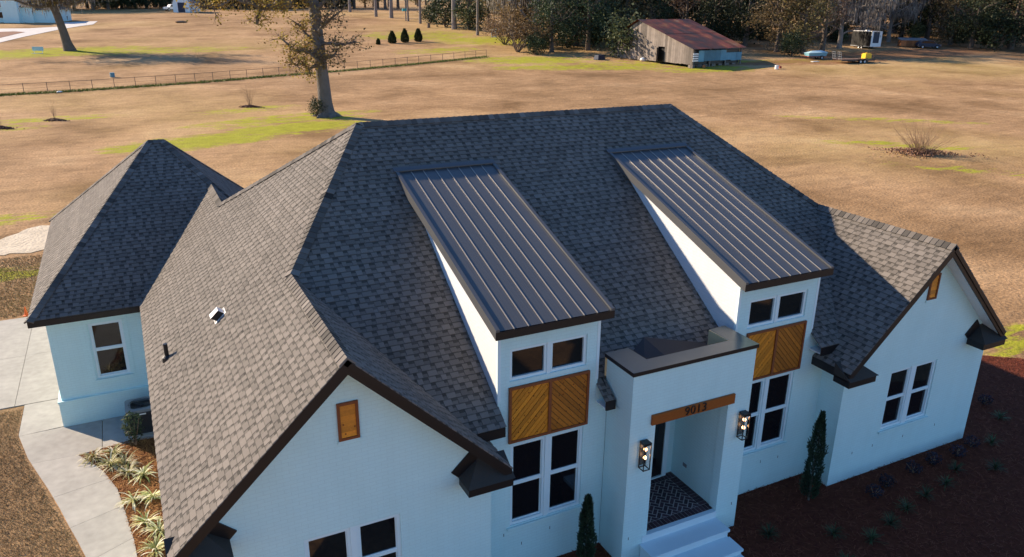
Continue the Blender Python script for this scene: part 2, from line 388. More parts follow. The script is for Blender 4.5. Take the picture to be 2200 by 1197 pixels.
# ------------------------------------------------------------------ ground
def mk_ground():
    m, N, L, P = nt('dormant lawn'); p = pos(N)
    sx = N.new('ShaderNodeSeparateXYZ'); L.new(p, sx.inputs[0])
    n0 = tex(N, L, 'Noise', .018, 5, p); n1 = tex(N, L, 'Noise', .11, 6, p, Distortion=.4); n2 = tex(N, L, 'Noise', .9, 6, p); n3 = tex(N, L, 'Noise', 7, 5, p); n4 = tex(N, L, 'Noise', 38, 3, p)
    mp = N.new('ShaderNodeMapping'); L.new(p, mp.inputs[0]); mp.inputs['Rotation'].default_value = (0, 0, .35); mp.inputs['Scale'].default_value = (.16, 1.5, 1)
    st = tex(N, L, 'Noise', .8, 5, mp.outputs[0], Distortion=.8)
    c = ramp(N, L, n1.outputs[0], [(.30, (.24, .139, .064)), (.44, (.352, .214, .107)), (.56, (.43, .265, .136)), (.70, (.495, .322, .172))]).outputs[0]
    n2c = ramp(N, L, n2.outputs[0], [(.28, (.15, .15, .15)), (.72, (.85, .85, .85))]).outputs[0]; n3c = ramp(N, L, n3.outputs[0], [(.28, (.1, .1, .1)), (.72, (.9, .9, .9))]).outputs[0]
    c = mixc(N, L, .22, c, n2c, 'OVERLAY'); c = mixc(N, L, .45, c, n3c, 'OVERLAY')
    c = mixc(N, L, .45, c, n4.outputs[0], 'OVERLAY'); stc = ramp(N, L, st.outputs[0], [(.3, (.1, .1, .1)), (.7, (.9, .9, .9))]).outputs[0]; c = mixc(N, L, .16, c, stc, 'OVERLAY')
    n0c = ramp(N, L, n0.outputs[0], [(.36, (.28, .28, .28)), (.64, (.72, .72, .72))]).outputs[0]; c = mixc(N, L, .5, c, n0c, 'OVERLAY')
    # worn, darker thatch streaks
    dk = ramp(N, L, st.outputs[0], [(.60, (0, 0, 0)), (.74, (1, 1, 1))])
    dkm = mathn(N, L, 'MULTIPLY', dk.outputs[0], n2.outputs[0])
    c = mixc(N, L, dkm, c, (.20, .125, .065))
    # olive tinge in places
    ol = ramp(N, L, n0.outputs[0], [(.48, (0, 0, 0)), (.66, (1, 1, 1))]); olm = mathn(N, L, 'MULTIPLY', ol.outputs[0], n2.outputs[0])
    c = mixc(N, L, mathn(N, L, 'MULTIPLY', olm, .7), c, (.26, .23, .055))
    # green winter grass where it grows: around the trees, along the fence, before the barn
    spots = [(5, 66.5, 7.5, 3.4, .25, 1.15), (13.5, 70.5, 7, 3.4, .3, 1.15), (14, 76, 10, 3.5, .2, .7), (11.5, 84, 6, 2.2, .2, .5), (-6.5, 84.5, 7, 2, .1, .6), (-12, 80, 6, 2.5, 0, .8),
             (-10, 158, 18, 8.5, .1, .95), (3, 155, 22, 6, -.1, .6), (62, 117.5, 12, 6, -.35, .9), (72, 106, 14, 7, -.3, .6), (82, 97, 10, 5, -.2, .75), (60, 108, 10, 4, -.3, .7), (70, 150, 13, 10, -.3, .85), (60, 165, 14, 12, -.4, .6), (53, 137, 10, 5, .1, .5),
             (68, 53, 12, 1.6, -.65, .45), (57, 42.5, 8, 1.8, -.7, .45), (52.5, 34, 7, 1.6, -.9, .3), (-5.5, 36.5, 3.2, 1.1, .2, .9), (26, 14.3, 5, 1.3, -.2, .5), (23.2, 16.4, 3.6, 1.2, -.3, .4), (102, 100, 12, 3, -.3, .7), (-8, 46, 6, 1.5, 0, .5)]
    acc = None
    for (x, y, a, b, r, k) in spots:
        dx = mathn(N, L, 'SUBTRACT', sx.outputs[0], x); dy = mathn(N, L, 'SUBTRACT', sx.outputs[1], y)
        ca, sa = math.cos(r), math.sin(r)
        ex = mathn(N, L, 'ADD', mathn(N, L, 'MULTIPLY', dx, ca/a), mathn(N, L, 'MULTIPLY', dy, sa/a))
        ey = mathn(N, L, 'ADD', mathn(N, L, 'MULTIPLY', dx, -sa/b), mathn(N, L, 'MULTIPLY', dy, ca/b))
        q = mathn(N, L, 'ADD', mathn(N, L, 'MULTIPLY', ex, ex), mathn(N, L, 'MULTIPLY', ey, ey))
        e = mathn(N, L, 'MULTIPLY', mathn(N, L, 'MAXIMUM', mathn(N, L, 'SUBTRACT', 1.25, q), 0), k)
        acc = e if acc is None else mathn(N, L, 'MAXIMUM', acc, e)
    nn = tex(N, L, 'Noise', 1.1, 8, mp.outputs[0], Distortion=1.2, Roughness=.7)
    nn2 = tex(N, L, 'Noise', .45, 9, p, Roughness=.8)
    gm = mathn(N, L, 'ADD', acc, mathn(N, L, 'MULTIPLY_ADD', mathn(N, L, 'ADD', nn.outputs[0], nn2.outputs[0]), 4.6, -4.75))
    gm = mathn(N, L, 'MULTIPLY', gm, mathn(N, L, 'MINIMUM', mathn(N, L, 'MULTIPLY', acc, 3), 1))
    gr = ramp(N, L, gm, [(.12, (0, 0, 0)), (.62, (1, 1, 1))])
    gc = mixc(N, L, n2.outputs[0], (.22, .225, .020), (.42, .42, .032))
    gc = mixc(N, L, .4, gc, n3.outputs[0], 'OVERLAY')
    c = mixc(N, L, mathn(N, L, 'MULTIPLY', gr.outputs[0], .92), c, gc)
    # bare red clay near the parked trailers
    q = None
    for (x, y, a, b) in ((99, 99.5, 9, 3.2), (112, 97, 14, 4.5), (130, 100, 26, 7)):
        ex = mathn(N, L, 'DIVIDE', mathn(N, L, 'SUBTRACT', sx.outputs[0], x), a); ey = mathn(N, L, 'DIVIDE', mathn(N, L, 'SUBTRACT', sx.outputs[1], y), b)
        e = mathn(N, L, 'SUBTRACT', 1.2, mathn(N, L, 'ADD', mathn(N, L, 'MULTIPLY', ex, ex), mathn(N, L, 'MULTIPLY', ey, ey)))
        q = e if q is None else mathn(N, L, 'MAXIMUM', q, e)
    q = mathn(N, L, 'ADD', q, mathn(N, L, 'MULTIPLY_ADD', n2.outputs[0], 2.0, -1.1))
    qr = ramp(N, L, q, [(.1, (0, 0, 0)), (.6, (1, 1, 1))])
    c = mixc(N, L, mathn(N, L, 'MULTIPLY', qr.outputs[0], .75), c, (.24, .115, .06))
    L.new(c, P.inputs['Base Color']); P.inputs['Roughness'].default_value = .95; P.inputs['Specular IOR Level'].default_value = .08
    hh = mathn(N, L, 'ADD', mathn(N, L, 'MULTIPLY', n2.outputs[0], .7), mathn(N, L, 'MULTIPLY', n3.outputs[0], .35))
    hh = mathn(N, L, 'ADD', hh, mathn(N, L, 'MULTIPLY', n4.outputs[0], .12))
    bump(N, L, P, hh, .55, .22)
    return m
MAT['ground'] = mk_ground()
def grid_axis(a, b, fine0, fine1, sf, sc_):
    r = []; x = a
    while x < b:
        r.append(x); x += sf if fine0 <= x < fine1 else sc_
    r.append(b); return r
def make_ground():
    xs = grid_axis(-700, 1300, -60, 220, 4, 60); ys = grid_axis(-300, 1700, -20, 330, 4, 60)
    nx, ny = len(xs), len(ys); rng = random.Random(3)
    V = [(x, y, gz(x, y)) for y in ys for x in xs]
    F = [(j*nx+i, j*nx+i+1, (j+1)*nx+i+1, (j+1)*nx+i) for j in range(ny-1) for i in range(nx-1)]
    b = MB(); b.add(V, F); o = b.build('ground', MAT['ground'], smooth=True); tag(o, kind='structure')
make_ground()
def sheet(name, poly, z, mat, kind='structure', jitter=0, seed=0):
    rng = random.Random(seed); P = []
    n = len(poly)
    for i in range(n):
        a, b = Vector(poly[i]).to_2d(), Vector(poly[(i+1) % n]).to_2d(); m = max(1, int((b-a).length/.35)) if jitter else 1
        for k in range(m):
            q = a.lerp(b, k/m); P.append((q.x+rng.uniform(-jitter, jitter), q.y+rng.uniform(-jitter, jitter), z))
    me = MB(); me.add(P, [tuple(range(len(P)))]); o = me.build(name, mat); return tag(o, kind=kind)
FRONT_BED = [(4, 6.5), (14.4, 6.6), (18.5, 7.3), (22.5, 8.6), (26.5, 10.4), (25.6, 12.9), (24.2, 13.9), (22, 14.9), (19.5, 15.6), (4, 16)]
LEFT_BED = [(-2.25, 19.85), (-1.75, 18.95), (-1.37, 17.75), (-1.17, 16.1), (-1.05, 15.1), (-.95, 13), (-.9, 11), (-.04, 11), (-.04, 19.95), (-1.2, 20.05)]
sheet('mulch_bed', FRONT_BED, .012, MAT['mulch'], jitter=.045, seed=1)
sheet('mulch_bed', LEFT_BED, .016, MAT['mulch'], jitter=.03, seed=2)
sheet('sand_patch', [(-9.5, 40.6), (-6.5, 41.9), (-5.2, 43.6), (-3.6, 44.4), (-2, 43.4), (-1.6, 40.6), (-3.4, 39.2), (-5.4, 39.6), (-7.5, 39)], .02, MAT['sand'], jitter=.22, seed=3)

sheet('lawn', [(-30, 23.4), (-3.74, 23.4), (-3.74, 21.6), (-3.44, 20.3), (-2.9, 18.6), (-2.42, 16.9), (-2.05, 15.55), (-1.92, 14.2), (-1.87, 12.6), (-1.9, 9), (-30, 9)], .008, MAT['shade_toned_lawn'])
def walkway():
    root = thing('walkway', None, None, (-2.3, 18, 0)); tag(root, kind='structure')
    Lp = [(-3.72, 23.42), (-3.72, 21.6), (-3.42, 20.3), (-3.17, 19.5), (-2.88, 18.6), (-2.6, 17.65), (-2.4, 16.9), (-2.2, 16.2), (-2.03, 15.55), (-1.9, 14.2), (-1.85, 12.6), (-1.9, 11)]
    Rp = [(-2.72, 23.42), (-2.72, 21.9), (-2.28, 19.88), (-2.0, 19.4), (-1.72, 18.85), (-1.42, 17.9), (-1.3, 17.1), (-1.2, 16.3), (-1.12, 15.7), (-1.02, 14.2), (-.96, 12.6), (-.95, 11)]
    def cut(P, y):
        for a, b in zip(P, P[1:]):
            if a[1] >= y >= b[1]: t = (a[1]-y)/(a[1]-b[1]); return (a[0]+(b[0]-a[0])*t, y)
        return P[-1]
    js = [(23.40, 23.40), (21.55, 21.62), (19.95, 19.90), (18.15, 18.42), (16.75, 17.12), (15.35, 15.80), (13.9, 14.3), (12.5, 12.9), (11.2, 11.5)]
    g = .004
    for (l0, r0), (l1, r1) in zip(js, js[1:]):
        a = [cut(Lp, l0-g)]+[p for p in Lp if l0-g > p[1] > l1+g]+[cut(Lp, l1+g)]
        b = [cut(Rp, r0-g)]+[p for p in Rp if r0-g > p[1] > r1+g]+[cut(Rp, r1+g)]
        poly = [(p[0], p[1], -.05) for p in a]+[(p[0], p[1], -.05) for p in reversed(b)]
        if (l0, r0) == js[1]: # the walk widens into the pad in front of the garage wall
            poly = [(p[0], p[1], -.05) for p in a]+[(-2.28, 19.9, -.05), (-1.75, 19.97, -.05), (-1.75, 21.58, -.05), (-2.62, 21.58, -.05)]
        MB().prism(poly, (0, 0, .085)).build('slab', MAT['concrete'], root)
    MB().prism([(-1.735, 19.98, -.05), (-.06, 20.0, -.05), (-.06, 21.58, -.05), (-1.735, 21.58, -.05)], (0, 0, .085)).build('slab', MAT['concrete'], root)
    dr = thing('driveway', None, None, (-8, 27, 0)); tag(dr, kind='structure')
    xs = [-15, -11.2, -7.5, -3.97, -2.70]; ys = [23.44, 27.1, 30.75]
    for i in range(4):
        for j in range(2):
            MB().box(xs[i]+.006, ys[j]+.006, -.05, xs[i+1]-.006, ys[j+1]-.006, .03).build('slab', MAT['concrete'], dr)
walkway()

# ------------------------------------------------------------------ the house
HX = Vector((9, 14, 0))
house = thing('brick_house', 'white painted brick house with dark shingle roof and metal roofed dormers', 'house', HX)
zl, xl, xm, xre, yr, yw = 3.285, -.354, 2.43, 5.19, 10.29, 10.68
sL = .963; zrl = zl+sL*(xm-xl); sLR = (zrl-zl)/(xre-xm)
yF, zF, sF, zR = 10.995, 3.668, .685, 8.249
Fz = lambda y: zF+sF*(y-yF)
Fy = lambda z: yF+(z-zF)/sF
yR = Fy(zR); E_ = Vector((4.80, yR, zR)); R_ = Vector((13.775, yR, zR))
J_ = Vector((xm, Fy(zrl), zrl))
rwl, rwr = 13.508, 19.0; xrm = (rwl+rwr)/2; s2 = .955; zrw = zl+s2*(xrm-rwl); J2 = Vector((xrm, Fy(zrw), zrw))
K_ = Vector((2.06, 22.09, zl+sL*(2.06-xl)))
y0 = 11.34
D1, D2 = (5.251, 7.677), (10.908, 13.374)
yd, zd, yt = 11.085, 5.563, 16.36
sD = (Fz(yt)-zd)/(yt-yd)
gx0, gx1, gy0, gy1, gze = -2.93, 4.45, 21.3, 31.84, 3.262
gyr, gzr, grx0, grx1 = 26.4, 6.75, .54, .98

def clip_rect(P, u0, u1, v0, v1):
    for ax, val, sg in ((0, u0, 1), (0, u1, -1), (1, v0, 1), (1, v1, -1)):
        out = []; n = len(P)
        for i in range(n):
            a, b = P[i], P[(i+1) % n]; da, db = (a[ax]-val)*sg, (b[ax]-val)*sg
            if da >= 0: out.append(a)
            if (da >= 0) != (db >= 0):
                t = da/(da-db); out.append((a[0]+(b[0]-a[0])*t, a[1]+(b[1]-a[1])*t))
        P = out
        if len(P) < 3: return []
    return P
def area(P): return abs(sum(P[i][0]*P[(i+1) % len(P)][1]-P[(i+1) % len(P)][0]*P[i][1] for i in range(len(P))))/2

PIECES = []           # (size as seen from the street side, verts, faces, tone)
def shingles(poly3, U, V, seed, holes=()):
    rng = random.Random(seed)
    U = Vector(U); V = Vector(V).normalized(); n = U.cross(V).normalized()
    O = Vector(poly3[0]); P = [((Vector(p)-O).dot(U), (Vector(p)-O).dot(V)) for p in poly3]
    H = []
    for h in holes:
        q = [((Vector(p)-O).dot(U), (Vector(p)-O).dot(V)) for p in h]
        H.append((min(a for a, _ in q), max(a for a, _ in q), min(b for _, b in q), max(b for _, b in q)))
    umin, umax = min(a for a, _ in P), max(a for a, _ in P); vmin, vmax = min(b for _, b in P), max(b for _, b in P)
    e = .132; k = 0; v = vmin
    while v < vmax:
        u = umin-rng.random()*.3; tooth = rng.random() < .5
        patch = rng.uniform(-.06, .06)
        while u < umax:
            w = rng.uniform(.09, .21) if tooth else rng.uniform(.06, .12)
            if tooth:
                t1 = min(1, max(0, rng.gauss(.60, .055)+patch*.6)); segs = [(v, v+e*.86, .0125, t1), (v+e*.86, v+e*1.03, .003, max(0, t1-.24))]  # darker top strip: shadow under the next course painted into the tone
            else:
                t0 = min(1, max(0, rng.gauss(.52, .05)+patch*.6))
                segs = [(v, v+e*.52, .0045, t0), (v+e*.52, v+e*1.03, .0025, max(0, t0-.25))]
            ivs = [(max(u, umin), min(u+w, umax))]
            for (h0, h1, g0, g1) in H:
                if g0-.02 <= v+e/2 <= g1+.02:
                    nv = []
                    for a, b in ivs:
                        if b <= h0 or a >= h1: nv.append((a, b))
                        else:
                            if a < h0: nv.append((a, h0))
                            if b > h1: nv.append((h1, b))
                    ivs = nv
            for a, b in ivs:
                if b-a < .015: continue
                for (va, vb, th, tn) in segs:
                    q = clip_rect(P, a, b-.004, va, vb)
                    if len(q) < 3 or area(q) < 4e-4: continue
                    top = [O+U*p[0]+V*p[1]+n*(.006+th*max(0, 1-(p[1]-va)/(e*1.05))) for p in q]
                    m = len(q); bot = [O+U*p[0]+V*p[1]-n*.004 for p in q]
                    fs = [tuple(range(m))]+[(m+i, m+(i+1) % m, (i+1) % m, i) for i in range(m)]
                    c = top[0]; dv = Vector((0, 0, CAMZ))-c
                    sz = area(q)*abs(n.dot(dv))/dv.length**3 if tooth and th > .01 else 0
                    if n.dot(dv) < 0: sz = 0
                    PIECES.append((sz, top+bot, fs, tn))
            u += w; tooth = not tooth
        v += e; k += 1
CAPS = []
def caps(A, B, n1, n2, seed, w=.15):
    """ridge and hip caps from the low end A to the high end B"""
    rng = random.Random(seed); A, B = Vector(A), Vector(B); n1, n2 = Vector(n1).normalized(), Vector(n2).normalized()
    L = (B-A); ln = L.length; L.normalize()
    d1 = n1.cross(L).normalized(); d2 = n2.cross(L).normalized()
    na = (n1+n2).normalized()
    if d1.dot(n2) > 0: d1 = -d1          # away from the other plane
    if d2.dot(n1) > 0: d2 = -d2
    k = 0
    while k*.145 < ln:
        a, b = k*.145, min(k*.145+.19, ln+.02); h0, h1 = .040, .024
        V = []
        for s_, h in ((a, h0), (b, h1)):
            p = A+L*s_
            V += [p+d1*w+n1*h, p+na*(h+.006), p+d2*w+n2*h]
        V += [A+L*a+d1*w-n1*.002, A+L*a, A+L*a+d2*w-n2*.002, A+L*b+d1*w, A+L*b+d2*w]
        fs = [(0, 1, 4, 3), (1, 2, 5, 4), (6, 7, 1, 0), (7, 8, 2, 1), (6, 0, 3, 9), (2, 8, 10, 5)]
        dv = (Vector((0, 0, CAMZ))-V[0]); CAPS.append((1/dv.length, V, fs, min(1, max(0, rng.gauss(.45, .12)))))
        k += 1

decks = MB()
def plane(poly, U, V, seed, holes=()):
    poly = [Vector(p) for p in poly]
    shingles(poly, U, V, seed, holes)
    n = Vector(U).cross(Vector(V)).normalized()
    if not holes: decks.prism([p-n*.09 for p in poly], n*.086)
cs = lambda s: (1/math.hypot(1, s), s/math.hypot(1, s))
def vx(s, sg=1): c_, s_ = cs(s); return (c_*sg, 0, s_)
def vy(s, sg=1): c_, s_ = cs(s); return (0, c_*sg, s_)
ye = yr-.03
# left plane of the wing, running on into the main hip and the rear ridge
LEFT = [(xl, ye, zl), (xl, 26, zl), (2.06, 26, K_.z), tuple(K_), tuple(E_), tuple(J_), (xm, ye, zrl)]
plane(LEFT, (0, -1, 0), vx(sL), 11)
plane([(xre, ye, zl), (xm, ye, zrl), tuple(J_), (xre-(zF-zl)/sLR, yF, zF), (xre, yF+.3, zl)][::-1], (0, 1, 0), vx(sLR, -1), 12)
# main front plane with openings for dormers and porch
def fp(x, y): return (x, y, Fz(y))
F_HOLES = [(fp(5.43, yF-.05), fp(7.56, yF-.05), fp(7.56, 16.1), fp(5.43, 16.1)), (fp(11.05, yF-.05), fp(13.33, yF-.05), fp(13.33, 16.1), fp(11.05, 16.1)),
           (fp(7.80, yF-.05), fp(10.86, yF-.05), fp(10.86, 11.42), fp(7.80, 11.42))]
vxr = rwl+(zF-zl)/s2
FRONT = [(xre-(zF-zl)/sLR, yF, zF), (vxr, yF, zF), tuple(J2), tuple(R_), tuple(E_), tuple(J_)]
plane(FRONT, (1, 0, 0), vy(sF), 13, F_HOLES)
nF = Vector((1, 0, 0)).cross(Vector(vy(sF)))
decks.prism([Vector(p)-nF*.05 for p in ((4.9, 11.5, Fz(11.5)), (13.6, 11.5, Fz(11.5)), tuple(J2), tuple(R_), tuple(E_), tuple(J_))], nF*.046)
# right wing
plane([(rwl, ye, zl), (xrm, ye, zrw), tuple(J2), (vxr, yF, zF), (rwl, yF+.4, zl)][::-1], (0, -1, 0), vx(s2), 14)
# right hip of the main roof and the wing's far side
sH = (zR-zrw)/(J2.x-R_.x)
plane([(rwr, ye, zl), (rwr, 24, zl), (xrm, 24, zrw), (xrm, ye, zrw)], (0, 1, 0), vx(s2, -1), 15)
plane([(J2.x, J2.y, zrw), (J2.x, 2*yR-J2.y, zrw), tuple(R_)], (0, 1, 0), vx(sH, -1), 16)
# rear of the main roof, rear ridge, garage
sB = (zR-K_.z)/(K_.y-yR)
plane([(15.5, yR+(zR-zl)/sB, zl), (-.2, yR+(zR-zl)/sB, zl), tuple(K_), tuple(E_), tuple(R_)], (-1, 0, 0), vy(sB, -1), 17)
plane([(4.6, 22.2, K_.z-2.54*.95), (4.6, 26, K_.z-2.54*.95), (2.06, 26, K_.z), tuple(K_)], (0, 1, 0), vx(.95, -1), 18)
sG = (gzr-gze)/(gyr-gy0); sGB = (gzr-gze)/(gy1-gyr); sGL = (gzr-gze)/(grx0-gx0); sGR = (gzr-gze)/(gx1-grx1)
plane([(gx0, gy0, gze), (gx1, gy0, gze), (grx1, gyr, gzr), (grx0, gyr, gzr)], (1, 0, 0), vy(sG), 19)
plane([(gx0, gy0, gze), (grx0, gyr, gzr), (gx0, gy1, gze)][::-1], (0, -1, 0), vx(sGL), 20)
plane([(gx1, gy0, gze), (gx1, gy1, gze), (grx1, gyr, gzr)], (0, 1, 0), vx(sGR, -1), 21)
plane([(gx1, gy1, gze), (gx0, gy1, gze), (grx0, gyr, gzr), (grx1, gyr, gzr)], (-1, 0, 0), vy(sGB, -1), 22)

nL = Vector((-sL, 0, 1)); nLR = Vector((sLR, 0, 1)); nFr = Vector((0, -sF, 1)); nB = Vector((0, sB, 1)); nRL = Vector((-s2, 0, 1)); nRR = Vector((s2, 0, 1)); nH = Vector((sH, 0, 1))
caps((xm, ye, zrl), J_, nL, nLR, 1); caps(J_, E_, nL, nFr, 2); caps(K_, E_, nL, nB, 3); caps(R_, E_, nFr, nB, 4)
caps(J2, R_, nFr, nH, 5); caps((xrm, ye, zrw), J2, nRL, nRR, 6); caps((2.06, 25, K_.z), K_, nL, Vector((.95, 0, 1)), 7)
caps((gx0, gy0, gze), (grx0, gyr, gzr), Vector((0, -sG, 1)), Vector((-sGL, 0, 1)), 8)
caps((gx0, gy1, gze), (grx0, gyr, gzr), Vector((0, sGB, 1)), Vector((-sGL, 0, 1)), 9)
caps((gx1, gy1, gze), (grx1, gyr, gzr), Vector((0, sGB, 1)), Vector((sGR, 0, 1)), 10)
caps((gx1, gy0, gze), (grx1, gyr, gzr), Vector((0, -sG, 1)), Vector((sGR, 0, 1)), 11)
caps((grx0, gyr, gzr), (grx1, gyr, gzr), Vector((0, -sG, 1)), Vector((0, sGB, 1)), 12)
roof = decks.build('roof', MAT['fascia'], house)
def emit(pieces, single, many, parent, mat, limit):
    pieces.sort(key=lambda t: -t[0]); rest = MB()
    for i, (s_, V, F, t) in enumerate(pieces):
        if i < limit and s_ > 0: MB().add(V, F, t).build(single, mat, parent)
        else: rest.add(V, F, t)
    if rest.v: tag(rest.build(many, mat, parent), kind='stuff')
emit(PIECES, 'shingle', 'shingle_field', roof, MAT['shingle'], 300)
emit(CAPS, 'ridge_cap', 'ridge_cap_run', roof, MAT['shingle'], 290)

# ---- walls
def wall_front(mb, x0, x1, z0, z1, y, holes, depth=.12, back=.18):
    xs = sorted({x0, x1, *[h[0] for h in holes], *[h[1] for h in holes]}); zs = sorted({z0, z1, *[h[2] for h in holes], *[h[3] for h in holes]})
    for i in range(len(xs)-1):
        for j in range(len(zs)-1):
            cx_, cz_ = (xs[i]+xs[i+1])/2, (zs[j]+zs[j+1])/2
            if any(h[0] < cx_ < h[1] and h[2] < cz_ < h[3] for h in holes): continue
            mb.add([(xs[i], y, zs[j]), (xs[i+1], y, zs[j]), (xs[i+1], y, zs[j+1]), (xs[i], y, zs[j+1])], [(0, 1, 2, 3)])
    for (a, b, c_, d) in holes:
        for q in (((a, c_), (b, c_)), ((b, c_), (b, d)), ((b, d), (a, d)), ((a, d), (a, c_))):
            (p0, q0), (p1, q1) = q
            mb.add([(p0, y, q0), (p0, y+depth, q0), (p1, y+depth, q1), (p1, y, q1)], [(0, 1, 2, 3)])
def window(xs, z0, z1, y, rail=None, sill=True, proud=False):
    """xs: list of (x0,x1) lights; a frame of white members with recessed dark panes"""
    X0, X1 = xs[0][0], xs[-1][1]; fw = .062; yy = y+.03
    f = MB(); f.box(X0-fw, yy, z1, X1+fw, yy+.07, z1+fw); f.box(X0-fw, yy, z0-fw, X1+fw, yy+.07, z0)
    f.box(X0-fw, yy, z0, X0, yy+.07, z1); f.box(X1, yy, z0, X1+fw, yy+.07, z1)
    for (a, b), (c_, d) in zip(xs, xs[1:]):
        f.box(b, yy, z0, c_, yy+.07, z1); f.box(b+.05, yy-.022, z0-fw, c_-.05, yy, z1+fw)
    if rail:
        for a, b in xs: f.box(a, yy+.012, rail-.028, b, yy+.066, rail+.028)
    o = f.build('window', MAT['trim'], house)
    for a, b in xs:
        for (q0, q1, dy) in (((z0, rail-.028, .060), (rail+.028, z1, .042)) if rail else ((z0, z1, .045),)):
            MB().box(a, yy+dy, q0, b, yy+dy+.012, q1).build('pane', MAT['glass'], o)
            if rail:
                m = MB(); m.box(a, yy+dy-.02, q0, a+.022, yy+dy, q1); m.box(b-.022, yy+dy-.02, q0, b, yy+dy, q1); m.box(a+.022, yy+dy-.02, q0, b-.022, yy+dy, q0+.026); m.box(a+.022, yy+dy-.02, q1-.022, b-.022, yy+dy, q1)
                m.build('sash', MAT['trim'], o)
    if sill:
        MB().prism([(X0-.13, y-.045, z0-.135), (X1+.13, y-.045, z0-.135), (X1+.13, y+.03, z0-.135), (X0-.13, y+.03, z0-.135)], (0, 0, .055)).build('sill', MAT['brick'], o)
def H(xs, z0, z1, m=.062): return (xs[0][0]-m, xs[-1][1]+m, z0-m, z1+m)
W1 = [(5.75, 6.40), (6.60, 7.245)]; W2 = [(11.44, 12.08), (12.27, 12.93)]
T1 = [(5.715, 6.385), (6.565, 7.245)]; T2 = [(11.415, 12.09), (12.255, 12.975)]
LWW = [(1.675, 2.33), (2.54, 3.19)]; RWW = [(15.55, 16.18), (16.44, 17.08)]; GWW = [(-1.60, -.92)]
for a in ((4.97, 7.83, 0, 3.9, y0, W1, 1.21, 2.95), (10.86, 13.91, 0, 3.9, y0, W2, 1.21, 2.95), (5.41, 7.58, 3.9, 5.42, y0-.003, T1, 4.43, 4.96), (11.03, 13.35, 3.9, 5.42, y0-.003, T2, 4.43, 4.96)):
    w = MB(); wall_front(w, *a[:5], [H(*a[5:])]); w.build('front_wall' if a[2] == 0 else 'dormer_front', MAT['brick'], house)
for xs in (W1, W2): window(xs, 1.21, 2.95, y0, 2.085)
for xs in (T1, T2): window(xs, 4.43, 4.96, y0, None, False)
def gable_wall(x0, x1, xs, z0, z1, rail, xmid, zap, name):
    g = MB(); wall_front(g, x0, x1, 0, zl-.1, yw, [H(xs, z0, z1)])
    sl_ = (zap-zl)/((rwr-rwl)/2)
    g.add([(x0, yw, zl-.1), (x1, yw, zl-.1), (x1, yw, zl+.2), (xmid, yw, zap-.07), (x0, yw, zl+.2)], [(0, 1, 2, 3, 4)])
    g.build(name, MAT['brick'], house); window(xs, z0, z1, yw, rail)
gable_wall(-.05, 4.97, LWW, 1.22, 2.64, 1.93, xm, zrl, 'gable_wall')
gable_wall(13.91, 18.97, RWW, 1.215, 2.68, 1.95, xrm, zrw, 'gable_wall')
# side and rear walls
s_ = MB()
for q in (((-.05, yw), (-.05, 21.62)), ((4.97, yw), (4.97, y0)), ((13.91, y0), (13.91, yw)), ((18.97, yw), (18.97, 23)), ((18.97, 23), (-.05, 23.6))):
    (a, b), (c_, d) = q
    s_.add([(a, b, 0), (c_, d, 0), (c_, d, 3.35), (a, b, 3.35)], [(0, 1, 2, 3), (3, 2, 1, 0)][:1])
s_.build('side_wall', MAT['brick'], house)
# garage walls with a water table
g = MB(); wall_front(g, -2.60, -.02, .78, 3.2, 21.63, [H(GWW, 1.30, 2.78)])
g.add([(-2.60, 21.63, .78), (-2.60, 31.5, .78), (-2.60, 31.5, 3.2), (-2.60, 21.63, 3.2)], [(3, 2, 1, 0)]); g.add([(-2.6, 31.5, 0), (4.1, 31.5, 0), (4.1, 31.5, 3.2), (-2.6, 31.5, 3.2)], [(3, 2, 1, 0)]); g.add([(4.1, 31.5, 0), (4.1, 23, 0), (4.1, 23, 3.2), (4.1, 31.5, 3.2)], [(3, 2, 1, 0)])
g.build('garage_wall', MAT['brick'], house)
MB().box(-2.67, 21.56, 0, -.02, 21.75, .74).box(-2.67, 21.75, 0, -2.5, 31.55, .74).box(-2.69, 21.54, .74, -.02, 21.75, .79).box(-2.69, 21.75, .74, -2.5, 31.57, .79).build('plinth', MAT['brick'], house)
window(GWW, 1.30, 2.78, 21.63, 2.06)
f = MB(); fx = -1.60; f.box(-1.78, 21.612, 1.12, -1.70, 21.633, 2.98).box(-.82, 21.612, 1.12, -.74, 21.633, 2.98).box(-1.70, 21.612, 2.88, -.82, 21.633, 2.98); f.build('window_casing', MAT['brick'], house)
# eave fascias and soffits
class Each:
    def __init__(s, name, mat): s.n, s.m = name, mat
    def box(s, *a): MB().box(*a).build(s.n, s.m, house); return s
fa = Each('fascia', MAT['fascia']); so = Each('soffit', MAT['soffit'])
fa.box(xl-.01, yr, zl-.20, xl+.03, gy0, zl-.005); so.box(xl+.03, yr+.03, zl-.17, -.05, 21.3, zl-.15)
fa.box(gx0-.01, gy0-.02, gze-.17, xl+.06, gy0+.02, gze-.004); fa.box(gx0-.02, gy0+.02, gze-.17, gx0+.02, gy1, gze-.004); so.box(gx0+.02, gy0+.02, gze-.14, xl+.05, 21.63, gze-.12); so.box(gx0+.02, 21.63, gze-.14, -2.6, gy1, gze-.12)
for a, b in ((4.80, 5.405), (7.585, 7.80), (13.355, 13.93)):
    fa.box(a, yF-.012, zF-.20, b, yF+.02, zF-.006); so.box(a, yF+.02, zF-.17, b, y0, zF-.15)
fa.box(rwl-.01, yr, zl-.20, rwl+.03, y0+.05, zl-.005); so.box(rwl+.03, yr+.03, zl-.17, 13.91, y0, zl-.15)
fa.box(rwr-.03, yr, zl-.20, rwr+.01, 20, zl-.005)
fa.box(7.70, yF, zF-.20, 7.725, yF+.03, zF)
